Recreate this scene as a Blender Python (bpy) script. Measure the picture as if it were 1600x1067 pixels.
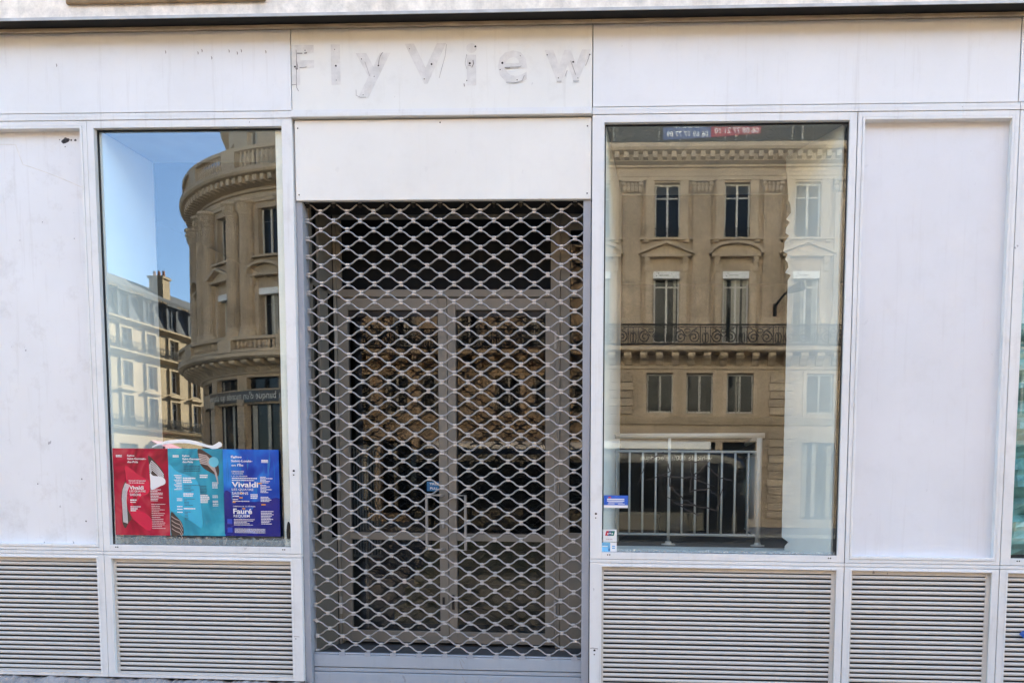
import bpy, math, random
from mathutils import Vector, Matrix
random.seed(7)
R = math.radians
for o in list(bpy.data.objects): bpy.data.objects.remove(o)
S = bpy.context.scene
COL = S.collection

# ------------------------------------------------------------------ camera
cam = bpy.data.cameras.new('camera'); cam_o = bpy.data.objects.new('camera', cam); COL.objects.link(cam_o)
cam.sensor_width = 36; cam.sensor_fit = 'HORIZONTAL'; cam.lens = 27
cam.shift_x = -0.13461; cam.shift_y = 0.19800       # view-camera rise, as in the straightened photograph
cam.clip_start = 0.05; cam.clip_end = 2000
cam_o.matrix_world = Matrix(((0.99877507, -0.0149841, 0.04715767, 0.0),
                             (0.04812224, 0.07233964, -0.99621846, -5.6),
                             (0.01151607, 0.99726749, 0.0729721, 1.6),
                             (0, 0, 0, 1)))
S.camera = cam_o
S.render.resolution_x = 1024; S.render.resolution_y = 682

# ------------------------------------------------------------------ light
SUN_EL, SUN_AZ = R(24.4), R(155)       # low winter sun behind the building across the street; azimuth from +Y towards +X
w = bpy.data.worlds.new('World'); S.world = w; w.use_nodes = True
nt = w.node_tree; bg = nt.nodes['Background']
sky = nt.nodes.new('ShaderNodeTexSky'); sky.sky_type = 'NISHITA'; sky.sun_disc = False
sky.sun_elevation = SUN_EL; sky.sun_rotation = SUN_AZ; sky.air_density = 1.0; sky.dust_density = 0.25; sky.ozone_density = 3.2
nt.links.new(sky.outputs[0], bg.inputs[0]); bg.inputs[1].default_value = 0.05
sun = bpy.data.lights.new('sun', 'SUN'); sun.energy = 5.0; sun.angle = R(0.5); sun.color = (1.0, 0.86, 0.68)
sun_o = bpy.data.objects.new('sun', sun); COL.objects.link(sun_o)
sd = Vector((math.cos(SUN_EL)*math.sin(SUN_AZ), math.cos(SUN_EL)*math.cos(SUN_AZ), math.sin(SUN_EL)))
sun_o.rotation_euler = sd.to_track_quat('Z', 'Y').to_euler(); sun_o.location = (10, 20, 30)
S.view_settings.view_transform = 'Standard'; S.view_settings.look = 'None'
S.view_settings.gamma = 1.0; S.view_settings.exposure = 4.2
S.view_settings.use_curve_mapping = False
S.view_settings.use_white_balance = True; S.view_settings.white_balance_temperature = 8200   # camera balanced for open shade
S.render.engine = 'CYCLES'
S.cycles.max_bounces = 10; S.cycles.transparent_max_bounces = 16; S.cycles.glossy_bounces = 5; S.cycles.diffuse_bounces = 4
S.cycles.caustics_reflective = False; S.cycles.sample_clamp_indirect = 6.0
S.cycles.use_adaptive_sampling = False
S.cycles.use_guiding = True; S.cycles.use_surface_guiding = True

# ------------------------------------------------------------------ materials
def newmat(name):
    m = bpy.data.materials.new(name); m.use_nodes = True
    return m, m.node_tree.nodes, m.node_tree.links, m.node_tree.nodes['Principled BSDF']
def mix(nd, lk, fac, a, b, mode='MIX'):
    n = nd.new('ShaderNodeMix'); n.data_type = 'RGBA'; n.blend_type = mode
    for sock, v in ((n.inputs[0], fac), (n.inputs[6], a), (n.inputs[7], b)):
        if hasattr(v, 'is_linked'): lk.new(v, sock)
        else: sock.default_value = v if not isinstance(v, tuple) else (*v, 1)
    return n.outputs[2]
def ramp(nd, lk, v, p0, p1, c0=0.0, c1=1.0):
    n = nd.new('ShaderNodeMapRange'); n.clamp = True
    lk.new(v, n.inputs[0]); n.inputs[1].default_value = p0; n.inputs[2].default_value = p1
    n.inputs[3].default_value = c0; n.inputs[4].default_value = c1
    return n.outputs[0]
def coords(nd, lk, scale=(1, 1, 1)):
    t = nd.new('ShaderNodeTexCoord'); mp = nd.new('ShaderNodeMapping'); mp.inputs[3].default_value = scale
    lk.new(t.outputs['Object'], mp.inputs[0]); return mp.outputs[0]
def noise(nd, lk, sc, scale=(1, 1, 1), detail=4, rough=.55):
    n = nd.new('ShaderNodeTexNoise'); n.inputs['Scale'].default_value = sc; n.inputs['Detail'].default_value = detail
    n.inputs['Roughness'].default_value = rough
    lk.new(coords(nd, lk, scale), n.inputs['Vector']); return n.outputs[0]
def bump(nd, lk, p, h, strength, dist=.01):
    b = nd.new('ShaderNodeBump'); b.inputs['Strength'].default_value = strength; b.inputs['Distance'].default_value = dist
    lk.new(h, b.inputs['Height']); lk.new(b.outputs[0], p.inputs['Normal'])
def plain(name, col, rough=.6, metal=0.0, var=.0, vsc=3.0, bs=0.0, bsc=40.0, spec=.5):
    m, nd, lk, p = newmat(name)
    p.inputs['Roughness'].default_value = rough; p.inputs['Metallic'].default_value = metal
    p.inputs['Specular IOR Level'].default_value = spec
    c = noise(nd, lk, vsc, detail=5)
    d = tuple(max(0, x*(1-var)) for x in col); e = tuple(min(1, x*(1+var)) for x in col)
    lk.new(mix(nd, lk, ramp(nd, lk, c, .3, .7), d, e), p.inputs['Base Color'])
    if bs: bump(nd, lk, p, noise(nd, lk, bsc, detail=6), bs)
    return m
def paint(name, col, dirt=(.30, .25, .2), wear=.5, rough=.45, blotch=(.0, .0, .0), streaks=.5, spots=.6, bs=.03, warp=0):
    """old painted sheet metal: faint blotches, vertical run marks, flecks and chips"""
    m, nd, lk, p = newmat(name)
    p.inputs['Roughness'].default_value = rough
    big = ramp(nd, lk, noise(nd, lk, 1.1, detail=6, rough=.6), .35, .7)
    c = mix(nd, lk, big, col, tuple(x*.93 for x in col))
    st = ramp(nd, lk, noise(nd, lk, 3.0, (7, 7, .35), detail=7, rough=.65), .56, .80, 0, .22*streaks)
    c = mix(nd, lk, st, c, dirt)
    med = ramp(nd, lk, noise(nd, lk, 5.5, detail=8, rough=.7), .53, .76, 0, .26*wear)
    c = mix(nd, lk, med, c, dirt)
    fl = ramp(nd, lk, noise(nd, lk, 17, (1, 1, .6), detail=3, rough=.5), .725, .75, 0, .6*spots)
    c = mix(nd, lk, fl, c, (.16, .15, .17))
    lk.new(c, p.inputs['Base Color'])
    rr = ramp(nd, lk, noise(nd, lk, 9, detail=5), .3, .7, rough-.08, rough+.12); lk.new(rr, p.inputs['Roughness'])
    if bs: bump(nd, lk, p, noise(nd, lk, 60, detail=5), bs, .004)
    if warp:
        b = nd.new('ShaderNodeBump'); b.inputs['Strength'].default_value = warp; b.inputs['Distance'].default_value = .05
        lk.new(noise(nd, lk, .8, detail=1), b.inputs['Height'])
        old = p.inputs['Normal'].links[0].from_node; lk.new(b.outputs[0], old.inputs['Normal'])
    return m
def stone(name, col, var=.22, streak=.5, rough=.85, bs=.25):
    m, nd, lk, p = newmat(name); p.inputs['Roughness'].default_value = rough; p.inputs['Specular IOR Level'].default_value = .25
    a = ramp(nd, lk, noise(nd, lk, .45, detail=8, rough=.65), .3, .7)
    c = mix(nd, lk, a, tuple(x*(1-var) for x in col), tuple(min(1, x*(1+var*.6)) for x in col))
    st = ramp(nd, lk, noise(nd, lk, 1.6, (2.5, 2.5, .22), detail=8, rough=.65), .5, .78, 0, .55*streak)
    c = mix(nd, lk, st, c, tuple(x*.42 for x in col))
    g = ramp(nd, lk, noise(nd, lk, 9, detail=6, rough=.7), .3, .7, .72, 1.15)
    mu = nd.new('ShaderNodeMix'); mu.data_type = 'RGBA'; mu.blend_type = 'MULTIPLY'; mu.inputs[0].default_value = 1
    lk.new(c, mu.inputs[6]); lk.new(g, mu.inputs[7]); lk.new(mu.outputs[2], p.inputs['Base Color'])
    bump(nd, lk, p, noise(nd, lk, 14, detail=8, rough=.7), bs, .02)
    return m
def shop_glass(name, refl, trans, dust=.04):
    """silvered old plate glass: mirror coat over clear pane, with a film of dust and smears"""
    m, nd, lk, p = newmat(name); nd.remove(p); out = nd['Material Output']
    g = nd.new('ShaderNodeBsdfGlossy'); g.inputs['Roughness'].default_value = 0.0; g.inputs[0].default_value = (*refl, 1)
    t = nd.new('ShaderNodeBsdfTransparent'); t.inputs[0].default_value = (*trans, 1)
    a = nd.new('ShaderNodeAddShader'); lk.new(g.outputs[0], a.inputs[0]); lk.new(t.outputs[0], a.inputs[1])
    d = nd.new('ShaderNodeBsdfDiffuse'); d.inputs[0].default_value = (.55, .58, .58, 1)
    n1 = ramp(nd, lk, noise(nd, lk, 2.2, detail=7, rough=.65), .45, .8, dust*.25, dust*1.6)
    n2 = ramp(nd, lk, noise(nd, lk, 38, detail=3, rough=.6), .70, .76, 0, dust*5)
    ad = nd.new('ShaderNodeMath'); ad.operation = 'ADD'; lk.new(n1, ad.inputs[0]); lk.new(n2, ad.inputs[1])
    mx = nd.new('ShaderNodeMixShader'); lk.new(ad.outputs[0], mx.inputs[0]); lk.new(a.outputs[0], mx.inputs[1]); lk.new(d.outputs[0], mx.inputs[2])
    lk.new(mx.outputs[0], out.inputs[0])
    return m

M = {}
M['fascia'] = paint('fascia_paint', (.81, .83, .845), wear=.3, streaks=.9, spots=.35, rough=.42, warp=.08)
M['fascia_mid'] = paint('fascia_paint_centre', (.825, .825, .785), wear=.45, streaks=1.1, spots=.4, rough=.45, warp=.08)
M['shutter_box'] = paint('shutter_box_paint', (.83, .825, .785), wear=.25, streaks=.25, spots=.1, rough=.4, warp=.06)
M['frame'] = paint('frame_paint', (.79, .80, .80), wear=.85, streaks=1.4, spots=.9, rough=.4)
M['infill'] = paint('infill_paint', (.745, .765, .80), wear=.28, streaks=.6, spots=.15, rough=.38, warp=.1)
M['infill_dirty'] = paint('infill_paint_dirty', (.785, .80, .82), wear=.9, streaks=1.0, spots=1.0, rough=.42, warp=.1)
M['slat'] = paint('louvre_paint', (.64, .605, .56), dirt=(.30, .23, .16), wear=1.3, streaks=.6, spots=1.2, rough=.4)
M['void'] = plain('gap_and_shade_black', (.012, .011, .010), rough=.9)
M['backing'] = plain('louvre_backing', (.010, .009, .008), rough=.8)
M['guide'] = paint('galvanised_guide', (.34, .365, .41), dirt=(.2, .2, .22), wear=.7, streaks=.8, spots=.5, rough=.42)
M['bar'] = plain('galvanised_bar', (.38, .375, .375), rough=.3, metal=.65, var=.12, vsc=9, bs=.05, bsc=60)
M['link'] = plain('galvanised_link', (.50, .495, .495), rough=.3, metal=.5, var=.1, vsc=12)
M['lath'] = paint('shutter_lath', (.37, .415, .47), dirt=(.16, .17, .2), wear=.8, streaks=1.0, spots=.8, rough=.38)
M['door'] = paint('door_aluminium', (.235, .22, .19), wear=.6, streaks=.6, spots=.4, rough=.42)
M['handle'] = plain('handle_lacquer', (.36, .35, .33), rough=.35, var=.06)
M['gasket'] = plain('black_rubber', (.010, .011, .014), rough=.5)
M['glass'] = shop_glass('display_glass', (.059, .073, .093), (.92, .95, .94), .008)
M['door_glass'] = shop_glass('door_glass', (.045, .047, .051), (.50, .51, .50), .005)
M['white_wall'] = plain('white_plaster', (.86, .85, .82), rough=.8, var=.04, vsc=2, bs=.05)
M['ceiling'] = plain('grey_soffit', (.34, .33, .31), rough=.85, var=.08)
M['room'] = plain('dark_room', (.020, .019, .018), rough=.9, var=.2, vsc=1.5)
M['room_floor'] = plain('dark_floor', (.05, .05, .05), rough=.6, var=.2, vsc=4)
M['white_tube'] = plain('white_lacquered_tube', (.42, .42, .41), rough=.35, var=.05)
M['zinc'] = plain('zinc_flashing', (.50, .50, .49), rough=.5, metal=.3, var=.18, vsc=6)
M['mould'] = plain('stained_moulding', (.34, .29, .22), rough=.7, var=.25, vsc=5, bs=.1)
M['black'] = plain('black_plastic', (.012, .012, .013), rough=.35)
M['hole'] = plain('drill_hole', (.02, .018, .018), rough=.9)
M['residue'] = plain('glue_residue', (.715, .705, .68), rough=.7, var=.12, vsc=14, bs=.15, bsc=60)
M['residue_dark'] = plain('dirt_outline', (.33, .31, .30), rough=.8, var=.4, vsc=20)
M['white'] = plain('white_print', (.82, .82, .82), rough=.5)
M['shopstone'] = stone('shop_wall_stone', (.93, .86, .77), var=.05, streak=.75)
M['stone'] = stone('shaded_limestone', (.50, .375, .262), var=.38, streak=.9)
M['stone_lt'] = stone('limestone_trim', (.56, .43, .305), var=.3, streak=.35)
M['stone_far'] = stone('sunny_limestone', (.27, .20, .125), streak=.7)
M['iron'] = plain('wrought_iron', (.014, .014, .015), rough=.75, spec=.15)
M['win_frame'] = plain('white_window_paint', (.55, .53, .48), rough=.5, var=.05)
M['win_glass'] = plain('dark_window_glass', (.012, .014, .016), rough=.03, spec=.22)
M['blind'] = plain('white_blind_box', (.78, .77, .74), rough=.6)
M['curtain'] = plain('cream_curtain', (.34, .32, .27), rough=.8, var=.1)
M['slate'] = plain('zinc_slate_roof', (.065, .07, .078), rough=.9, spec=.1, var=.2, vsc=2.5, bs=.15, bsc=8)
M['asphalt'] = plain('asphalt', (.052, .052, .055), rough=.85, var=.25, vsc=2, bs=.2, bsc=80)
M['paving'] = plain('pavement_asphalt', (.16, .155, .15), rough=.85, var=.2, vsc=1.5, bs=.15, bsc=60)
M['kerb'] = plain('granite_kerb', (.30, .29, .28), rough=.75, var=.15, vsc=12)
M['plinth'] = stone('broken_render', (.40, .375, .37), var=.3, streak=.4, bs=.6)

# ------------------------------------------------------------------ mesh helpers
class MB:
    def __init__(s): s.v = []; s.f = []
    def quad(s, a, b, c, d):
        n = len(s.v); s.v += [a, b, c, d]; s.f.append((n, n+1, n+2, n+3))
    def box(s, x0, x1, y0, y1, z0, z1):
        n = len(s.v)
        s.v += [(x0, y0, z0), (x1, y0, z0), (x1, y1, z0), (x0, y1, z0), (x0, y0, z1), (x1, y0, z1), (x1, y1, z1), (x0, y1, z1)]
        s.f += [(n, n+3, n+2, n+1), (n+4, n+5, n+6, n+7), (n, n+1, n+5, n+4), (n+1, n+2, n+6, n+5), (n+2, n+3, n+7, n+6), (n+3, n, n+4, n+7)]
        return s
    def hexa(s, p):   # 8 points in box order
        n = len(s.v); s.v += [tuple(q) for q in p]
        s.f += [(n, n+3, n+2, n+1), (n+4, n+5, n+6, n+7), (n, n+1, n+5, n+4), (n+1, n+2, n+6, n+5), (n+2, n+3, n+7, n+6), (n+3, n, n+4, n+7)]
        return s
    def fbox(s, F, s0, s1, o0, o1, z0, z1, n=1):
        for i in range(n):
            a = s0+(s1-s0)*i/n; b = s0+(s1-s0)*(i+1)/n
            s.hexa([F(a, o0, z0), F(b, o0, z0), F(b, o1, z0), F(a, o1, z0), F(a, o0, z1), F(b, o0, z1), F(b, o1, z1), F(a, o1, z1)])
        return s
    def sweep(s, F, s0, s1, prof, n=1, caps=True):
        k = len(prof); base = len(s.v)
        for i in range(n+1):
            a = s0+(s1-s0)*i/n
            s.v += [tuple(F(a, o, z)) for o, z in prof]
        for i in range(n):
            for j in range(k):
                j2 = (j+1) % k
                s.f.append((base+i*k+j, base+(i+1)*k+j, base+(i+1)*k+j2, base+i*k+j2))
        if caps:
            s.f.append(tuple(base+j for j in range(k))); s.f.append(tuple(base+n*k+j for j in reversed(range(k))))
        return s
    def prism(s, F, pts, o0, o1):   # polygon in (s,z), from offset o0 to o1
        k = len(pts); n = len(s.v)
        s.v += [tuple(F(a, o0, z)) for a, z in pts]+[tuple(F(a, o1, z)) for a, z in pts]
        s.f.append(tuple(range(n, n+k))); s.f.append(tuple(range(n+2*k-1, n+k-1, -1)))
        for i in range(k):
            j = (i+1) % k; s.f.append((n+i, n+j, n+k+j, n+k+i))
        return s
    def tube(s, pts, r, n=6, caps=True, up=None):
        pts = [Vector(p) for p in pts]; base = len(s.v); m = len(pts)
        for i, p in enumerate(pts):
            t = (pts[min(i+1, m-1)]-pts[max(i-1, 0)]).normalized()
            u = Vector(up) if up else (Vector((0, 0, 1)) if abs(t.z) < .9 else Vector((0, 1, 0)))
            a = t.cross(u).normalized(); b = a.cross(t).normalized()
            rr = r[i] if isinstance(r, (list, tuple)) else r
            for j in range(n):
                an = 2*math.pi*(j+.5)/n
                s.v.append(tuple(p+a*math.cos(an)*rr+b*math.sin(an)*rr))
        for i in range(m-1):
            for j in range(n):
                j2 = (j+1) % n
                s.f.append((base+i*n+j, base+i*n+j2, base+(i+1)*n+j2, base+(i+1)*n+j))
        if caps:
            s.f.append(tuple(base+j for j in reversed(range(n)))); s.f.append(tuple(base+(m-1)*n+j for j in range(n)))
        return s
    def lathe(s, c, prof, n=10, ax='z'):
        base = len(s.v); k = len(prof)
        for i in range(n):
            a = 2*math.pi*i/n
            for r, h in prof:
                q = (r*math.cos(a), r*math.sin(a), h) if ax == 'z' else (r*math.cos(a), h, r*math.sin(a))
                s.v.append((c[0]+q[0], c[1]+q[1], c[2]+q[2]))
        for i in range(n):
            i2 = (i+1) % n
            for j in range(k-1): s.f.append((base+i*k+j, base+i2*k+j, base+i2*k+j+1, base+i*k+j+1))
        s.f.append(tuple(base+i*k for i in range(n))); s.f.append(tuple(base+i*k+k-1 for i in range(n)))
        return s
    def ribbon(s, F, pts, wd, o):   # flat brush stroke in (s,z) lying at offset o, 0.6 mm thick
        base = len(s.v); m = len(pts)
        for i, (a, z) in enumerate(pts):
            q, r = pts[max(i-1, 0)], pts[min(i+1, m-1)]
            t = Vector((r[0]-q[0], r[1]-q[1])); t = t.normalized() if t.length else Vector((1, 0))
            ww = wd[i] if isinstance(wd, (list, tuple)) else wd
            for sgn in (1, -1):
                s.v.append(tuple(F(a-t.y*ww*sgn/2, o, z+t.x*ww*sgn/2)))
        for i in range(m-1): s.f.append((base+2*i, base+2*i+1, base+2*i+3, base+2*i+2))
        return s
    def mesh(s, name, org=(0, 0, 0)):
        me = bpy.data.meshes.new(name)
        me.from_pydata([(x-org[0], y-org[1], z-org[2]) for x, y, z in s.v], [], s.f); me.update(); return me
ORG = {}
def link_mesh(name, me, mat, parent=None, smooth=False, bevel=0, loc=None):
    if not me.materials: me.materials.append(M[mat] if isinstance(mat, str) else mat)
    o = bpy.data.objects.new(name, me); COL.objects.link(o)
    if parent is not None: o.parent = parent; ORG[o.name] = ORG.get(parent.name, (0, 0, 0))
    if loc: o.location = loc
    if smooth:
        for p in me.polygons: p.use_smooth = True
    if bevel:
        b = o.modifiers.new('bevel', 'BEVEL'); b.width = bevel; b.segments = 2; b.limit_method = 'ANGLE'; b.angle_limit = R(50)
    return o
def part(name, mb, mat, parent=None, smooth=False, bevel=0, label=None, kind=None):
    org = ORG.get(parent.name, (0, 0, 0)) if parent is not None else (0, 0, 0)
    o = link_mesh(name, mb.mesh(name, org), mat, parent, smooth, bevel)
    if label: o['label'] = label
    if kind: o['kind'] = kind
    return o
def thing(name, label, cat, loc=(0, 0, 0), group=None):
    o = bpy.data.objects.new(name, None); COL.objects.link(o); o.location = loc; ORG[o.name] = tuple(loc)
    o['label'] = label; o['category'] = cat
    if group: o['group'] = group
    return o
def tag(o, label, cat, group=None):
    o['label'] = label; o['category'] = cat
    if group: o['group'] = group
    return o
def struct(name, mb, mat, **k):
    o = part(name, mb, mat, **k); o['kind'] = 'structure'; return o
def text_mb(body, size, F, s, z, o, direction=1, bold=0.0, align='LEFT', squeeze=1.0, ext=.0008, spacing=1.0):
    """letters as thin solids: local x runs along s (direction +1/-1), local y along z"""
    cu = bpy.data.curves.new('lettering', 'FONT'); cu.body = body; cu.size = size; cu.extrude = ext; cu.offset = bold
    cu.align_x = align; cu.resolution_u = 3; cu.space_character = spacing
    ob = bpy.data.objects.new('lettering', cu); COL.objects.link(ob)
    dg = bpy.context.evaluated_depsgraph_get()
    me = bpy.data.meshes.new_from_object(ob.evaluated_get(dg))
    mb = MB()
    mb.v = [tuple(F(s+direction*v.co.x*squeeze, o+v.co.z, z+v.co.y)) for v in me.vertices]
    mb.f = [tuple(p.vertices) for p in me.polygons]
    bpy.data.objects.remove(ob); bpy.data.curves.remove(cu); bpy.data.meshes.remove(me)
    return mb
def fit_text(body, F, s0, s1, z0, z1, o, bold=0.0, direction=1):
    mb = text_mb(body, 1.0, lambda a, b, c: Vector((a, b, c)), 0, 0, 0, 1, bold, ext=0.0)
    xs = [v[0] for v in mb.v]; zs = [v[2] for v in mb.v]
    ax, bx, az, bz = min(xs), max(xs), min(zs), max(zs)
    r = MB(); n = len(mb.v)
    for dd in (0, .0008):
        for v in mb.v:
            u = (v[0]-ax)/(bx-ax); t = (v[2]-az)/(bz-az)
            if direction < 0: u = 1-u
            r.v.append(tuple(F(s0+(s1-s0)*u, o+dd, z0+(z1-z0)*t)))
    r.f = [f for f in mb.f]+[tuple(i+n for i in f) for f in mb.f]
    return r
SF = lambda s, o, z: Vector((s, -o, z))           # shopfront plane: o grows towards the street

# ------------------------------------------------------------------ ground
struct('pavement', MB().box(-90, 60, -6.6, 0.0, -.5, 0.0), 'paving')
struct('road', MB().box(-90, 60, -22.0, -6.75, -.6, -.12), 'asphalt')
struct('pavement', MB().box(-90, 60, -120, -22.15, -.5, 0.0), 'paving')
for k in range(60):
    for y in (-6.75, -22.15):
        if -30 < -90+2.5*k < 30:
            pass
kb = struct('kerb', MB().box(-90, 60, -6.75, -6.6, -.5, .004), 'kerb')
kb2 = struct('kerb', MB().box(-90, 60, -22.15, -22.0, -.5, .004), 'kerb')
struct('ground', MB().box(-400, 400, -500, 200, -1.2, -.65), 'asphalt')

# ------------------------------------------------------------------ the shop's own building above and around the shopfront
sb = thing('stone_building', 'cream stone wall of the building above the white fascia', 'building', (0, 0, 0))
US = lambda s, o, z: Vector((s, .03-o, z))
def wall(F, s_lo, s_hi, z_lo, z_hi, openings, depth=.35, smax=None):
    ss = {s_lo, s_hi}; zs = {z_lo, z_hi}
    for a, b, c, d in openings: ss |= {a, b}; zs |= {c, d}
    ss = sorted(x for x in ss if s_lo <= x <= s_hi); zs = sorted(x for x in zs if z_lo <= x <= z_hi)
    if smax:
        ex = []
        for a, b in zip(ss, ss[1:]):
            n = int((b-a)/smax)+1; ex += [a+(b-a)*i/n for i in range(n)]
        ss = ex+[ss[-1]]
    mb = MB()
    def inside(x, z): return any(a < x < b and c < z < d for a, b, c, d in openings)
    for a, b in zip(ss, ss[1:]):
        for c, d in zip(zs, zs[1:]):
            if not inside((a+b)/2, (c+d)/2): mb.quad(tuple(F(a, 0, c)), tuple(F(b, 0, c)), tuple(F(b, 0, d)), tuple(F(a, 0, d)))
    for a, b, c, d in openings:
        cs = [x for x in ss if a <= x <= b]
        for e, g in zip(cs, cs[1:]):
            for z in (c, d): mb.quad(tuple(F(e, 0, z)), tuple(F(g, 0, z)), tuple(F(g, -depth, z)), tuple(F(e, -depth, z)))
        for x in (a, b): mb.quad(tuple(F(x, 0, c)), tuple(F(x, 0, d)), tuple(F(x, -depth, d)), tuple(F(x, -depth, c)))
    return mb
def window(F, a, b, c, d, parent, depth=.25, transom=.75, fr='win_frame', curt=0, mull=True, rail=False, ft=.07):
    """casement in an opening: frame mesh with its panes and, if seen, a curtain and guard rail"""
    m = MB(); o0, o1 = -depth-.05, -depth+.03
    m.fbox(F, a, a+ft, o0, o1, c, d); m.fbox(F, b-ft, b, o0, o1, c, d)
    m.fbox(F, a+ft, b-ft, o0, o1, c, c+ft*1.4); m.fbox(F, a+ft, b-ft, o0, o1, d-ft, d)
    mid = (a+b)/2
    if mull: m.fbox(F, mid-ft*.6, mid+ft*.6, o0, o1+.012, c+ft*1.4, d-ft)
    if transom:
        zt = c+(d-c)*transom
        if mull: m.fbox(F, a+ft, mid-ft*.6, o0, o1-.01, zt-ft*.4, zt+ft*.4); m.fbox(F, mid+ft*.6, b-ft, o0, o1-.01, zt-ft*.4, zt+ft*.4)
    wf = part('window', m, fr, parent)
    g = MB(); g.quad(tuple(F(a, -depth-.01, c)), tuple(F(b, -depth-.01, c)), tuple(F(b, -depth-.01, d)), tuple(F(a, -depth-.01, d)))
    part('pane', g, 'win_glass', wf)
    if curt:
        q = MB(); wv = (b-a)*.16
        for e in (a+ft, mid-ft*.6-wv*.8, mid+ft*.6, b-ft-wv):
            if random.random() < .75*curt: q.fbox(F, e, e+wv*random.uniform(.5, 1), -depth-.008, -depth-.004, c+.1, d-ft-.02)
        if q.v: part('curtain', q, 'curtain', wf)
    if rail:
        q = MB(); zt = c+.42
        q.tube([F(a, -.06, zt), F(b, -.06, zt)], .018, 4); q.tube([F(a, -.06, c+.06), F(b, -.06, c+.06)], .014, 4)
        n = int((b-a)/.12)
        for i in range(n):
            x = a+(b-a)*(i+.5)/n
            q.tube([F(x+math.cos(t)*.055, -.06, c+.24+math.sin(t)*.15) for t in [j*math.pi/4 for j in range(9)]], .010, 4, False)
        part('guard_rail', q, 'iron', wf)
    return wf
ops = []
for k in range(-7, 8):
    for z0, z1 in ((5.55, 7.9), (9.4, 12.0), (13.3, 15.7), (16.7, 18.4)):
        xc = -3.80+3.3*k; ops.append((xc-.62, xc+.62, z0, z1))
part('wall', wall(US, -28, 26, 4.84, 20.0, ops), 'shopstone', sb)
m = MB(); m.box(-28, 26, 11.6, 12, -.2, 20); m.box(-28, 26, .03, 12, 20.0, 20.3); m.box(-28.2, -28, .03, 12, -.2, 20.3); m.box(26, 26.2, .03, 12, -.2, 20.3)
part('back_wall', m, 'shopstone', sb)
for a, b, c, d in ops: window(US, a, b, c, d, sb)
m = MB(); m.box(-28, -5.75, .03, .3, 0, 4.84); part('ground_floor_wall', m, 'shopstone', sb)
m = MB(); m.box(4.3, 26, .03, .3, 0, 4.84); part('ground_floor_wall', m, 'shopstone', sb)
part('window_sill', MB().box(-4.54, -3.06, .006, .03, 5.036, 5.16), plain('stained_ledge', (.26, .17, .09), rough=.8, var=.4, vsc=6, bs=.2), sb, bevel=.012, label='brown stained ledge at the top edge above the fascia')
m = MB().sweep(lambda s, o, z: Vector((s, o, z)), -5.75, 4.3, [(-.150, 4.835), (-.150, 4.853), (.03, 4.915), (.03, 4.906), (-.143, 4.846), (-.143, 4.835)], 1)
part('flashing', m, 'zinc', sb)
part('painted_shade_strip', MB().box(-5.75, 4.3, -.140, .03, 4.8435, 4.8455).box(-5.75, 4.3, -.005, .03, 4.847, 4.90), 'void', sb)  # black strips put the shade under the flashing into the colour
for a, b in ((-5.75, -2.888), (-2.884, -.712), (-.708, 2.232), (2.236, 4.3)):
    m = MB().sweep(lambda s, o, z: Vector((s, o, z)), a, b, [(-.006, 4.831), (-.044, 4.812), (-.050, 4.816), (-.050, 4.836), (-.040, 4.842), (.02, 4.8425), (.02, 4.832)], 1)
    part('moulding', m, 'mould', sb)

# ------------------------------------------------------------------ the shopfront
sf = thing('storefront', 'white metal shopfront with louvres, display windows and a grilled doorway', 'shop front', (-.7, 0, 0))
part('backing_frame', MB().box(-5.72, -4.366, .035, .06, 4.17, 4.86).box(-4.366, 4.28, .035, .06, 4.2, 4.86), 'void', sf)
# fascia panels with faded lettering
fas = []
for a, b, mt, lb in ((-5.75, -2.8795, 'fascia', 'plain white fascia panel above the posters'), (-2.8725, -.7095, 'fascia_mid', 'grey-white fascia panel with ghost letters'),
                     (-.7025, 2.2325, 'fascia', 'long plain white fascia panel at the right'), (2.2395, 4.3, 'fascia', None)):
    fas.append(part('fascia_panel', MB().box(a, b, 0.0, .03, 4.275, 4.829), mt, sf, bevel=.002, label=lb))
P = fas[1]
for ch, a, b, c, d in (('F', -2.868, -2.707, 4.447, 4.721), ('l', -2.582, -2.516, 4.447, 4.722), ('y', -2.402, -2.151, 4.353, 4.66), ('V', -2.047, -1.749, 4.445, 4.719),
                       ('i', -1.605, -1.530, 4.430, 4.716), ('e', -1.379, -1.169, 4.441, 4.663), ('w', -1.046, -.721, 4.441, 4.661)):
    o = part('ghost_letter', fit_text(ch, SF, a, b, c, d, .0006, bold=.012 if ch == 'e' else .025), 'residue', P)
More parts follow.
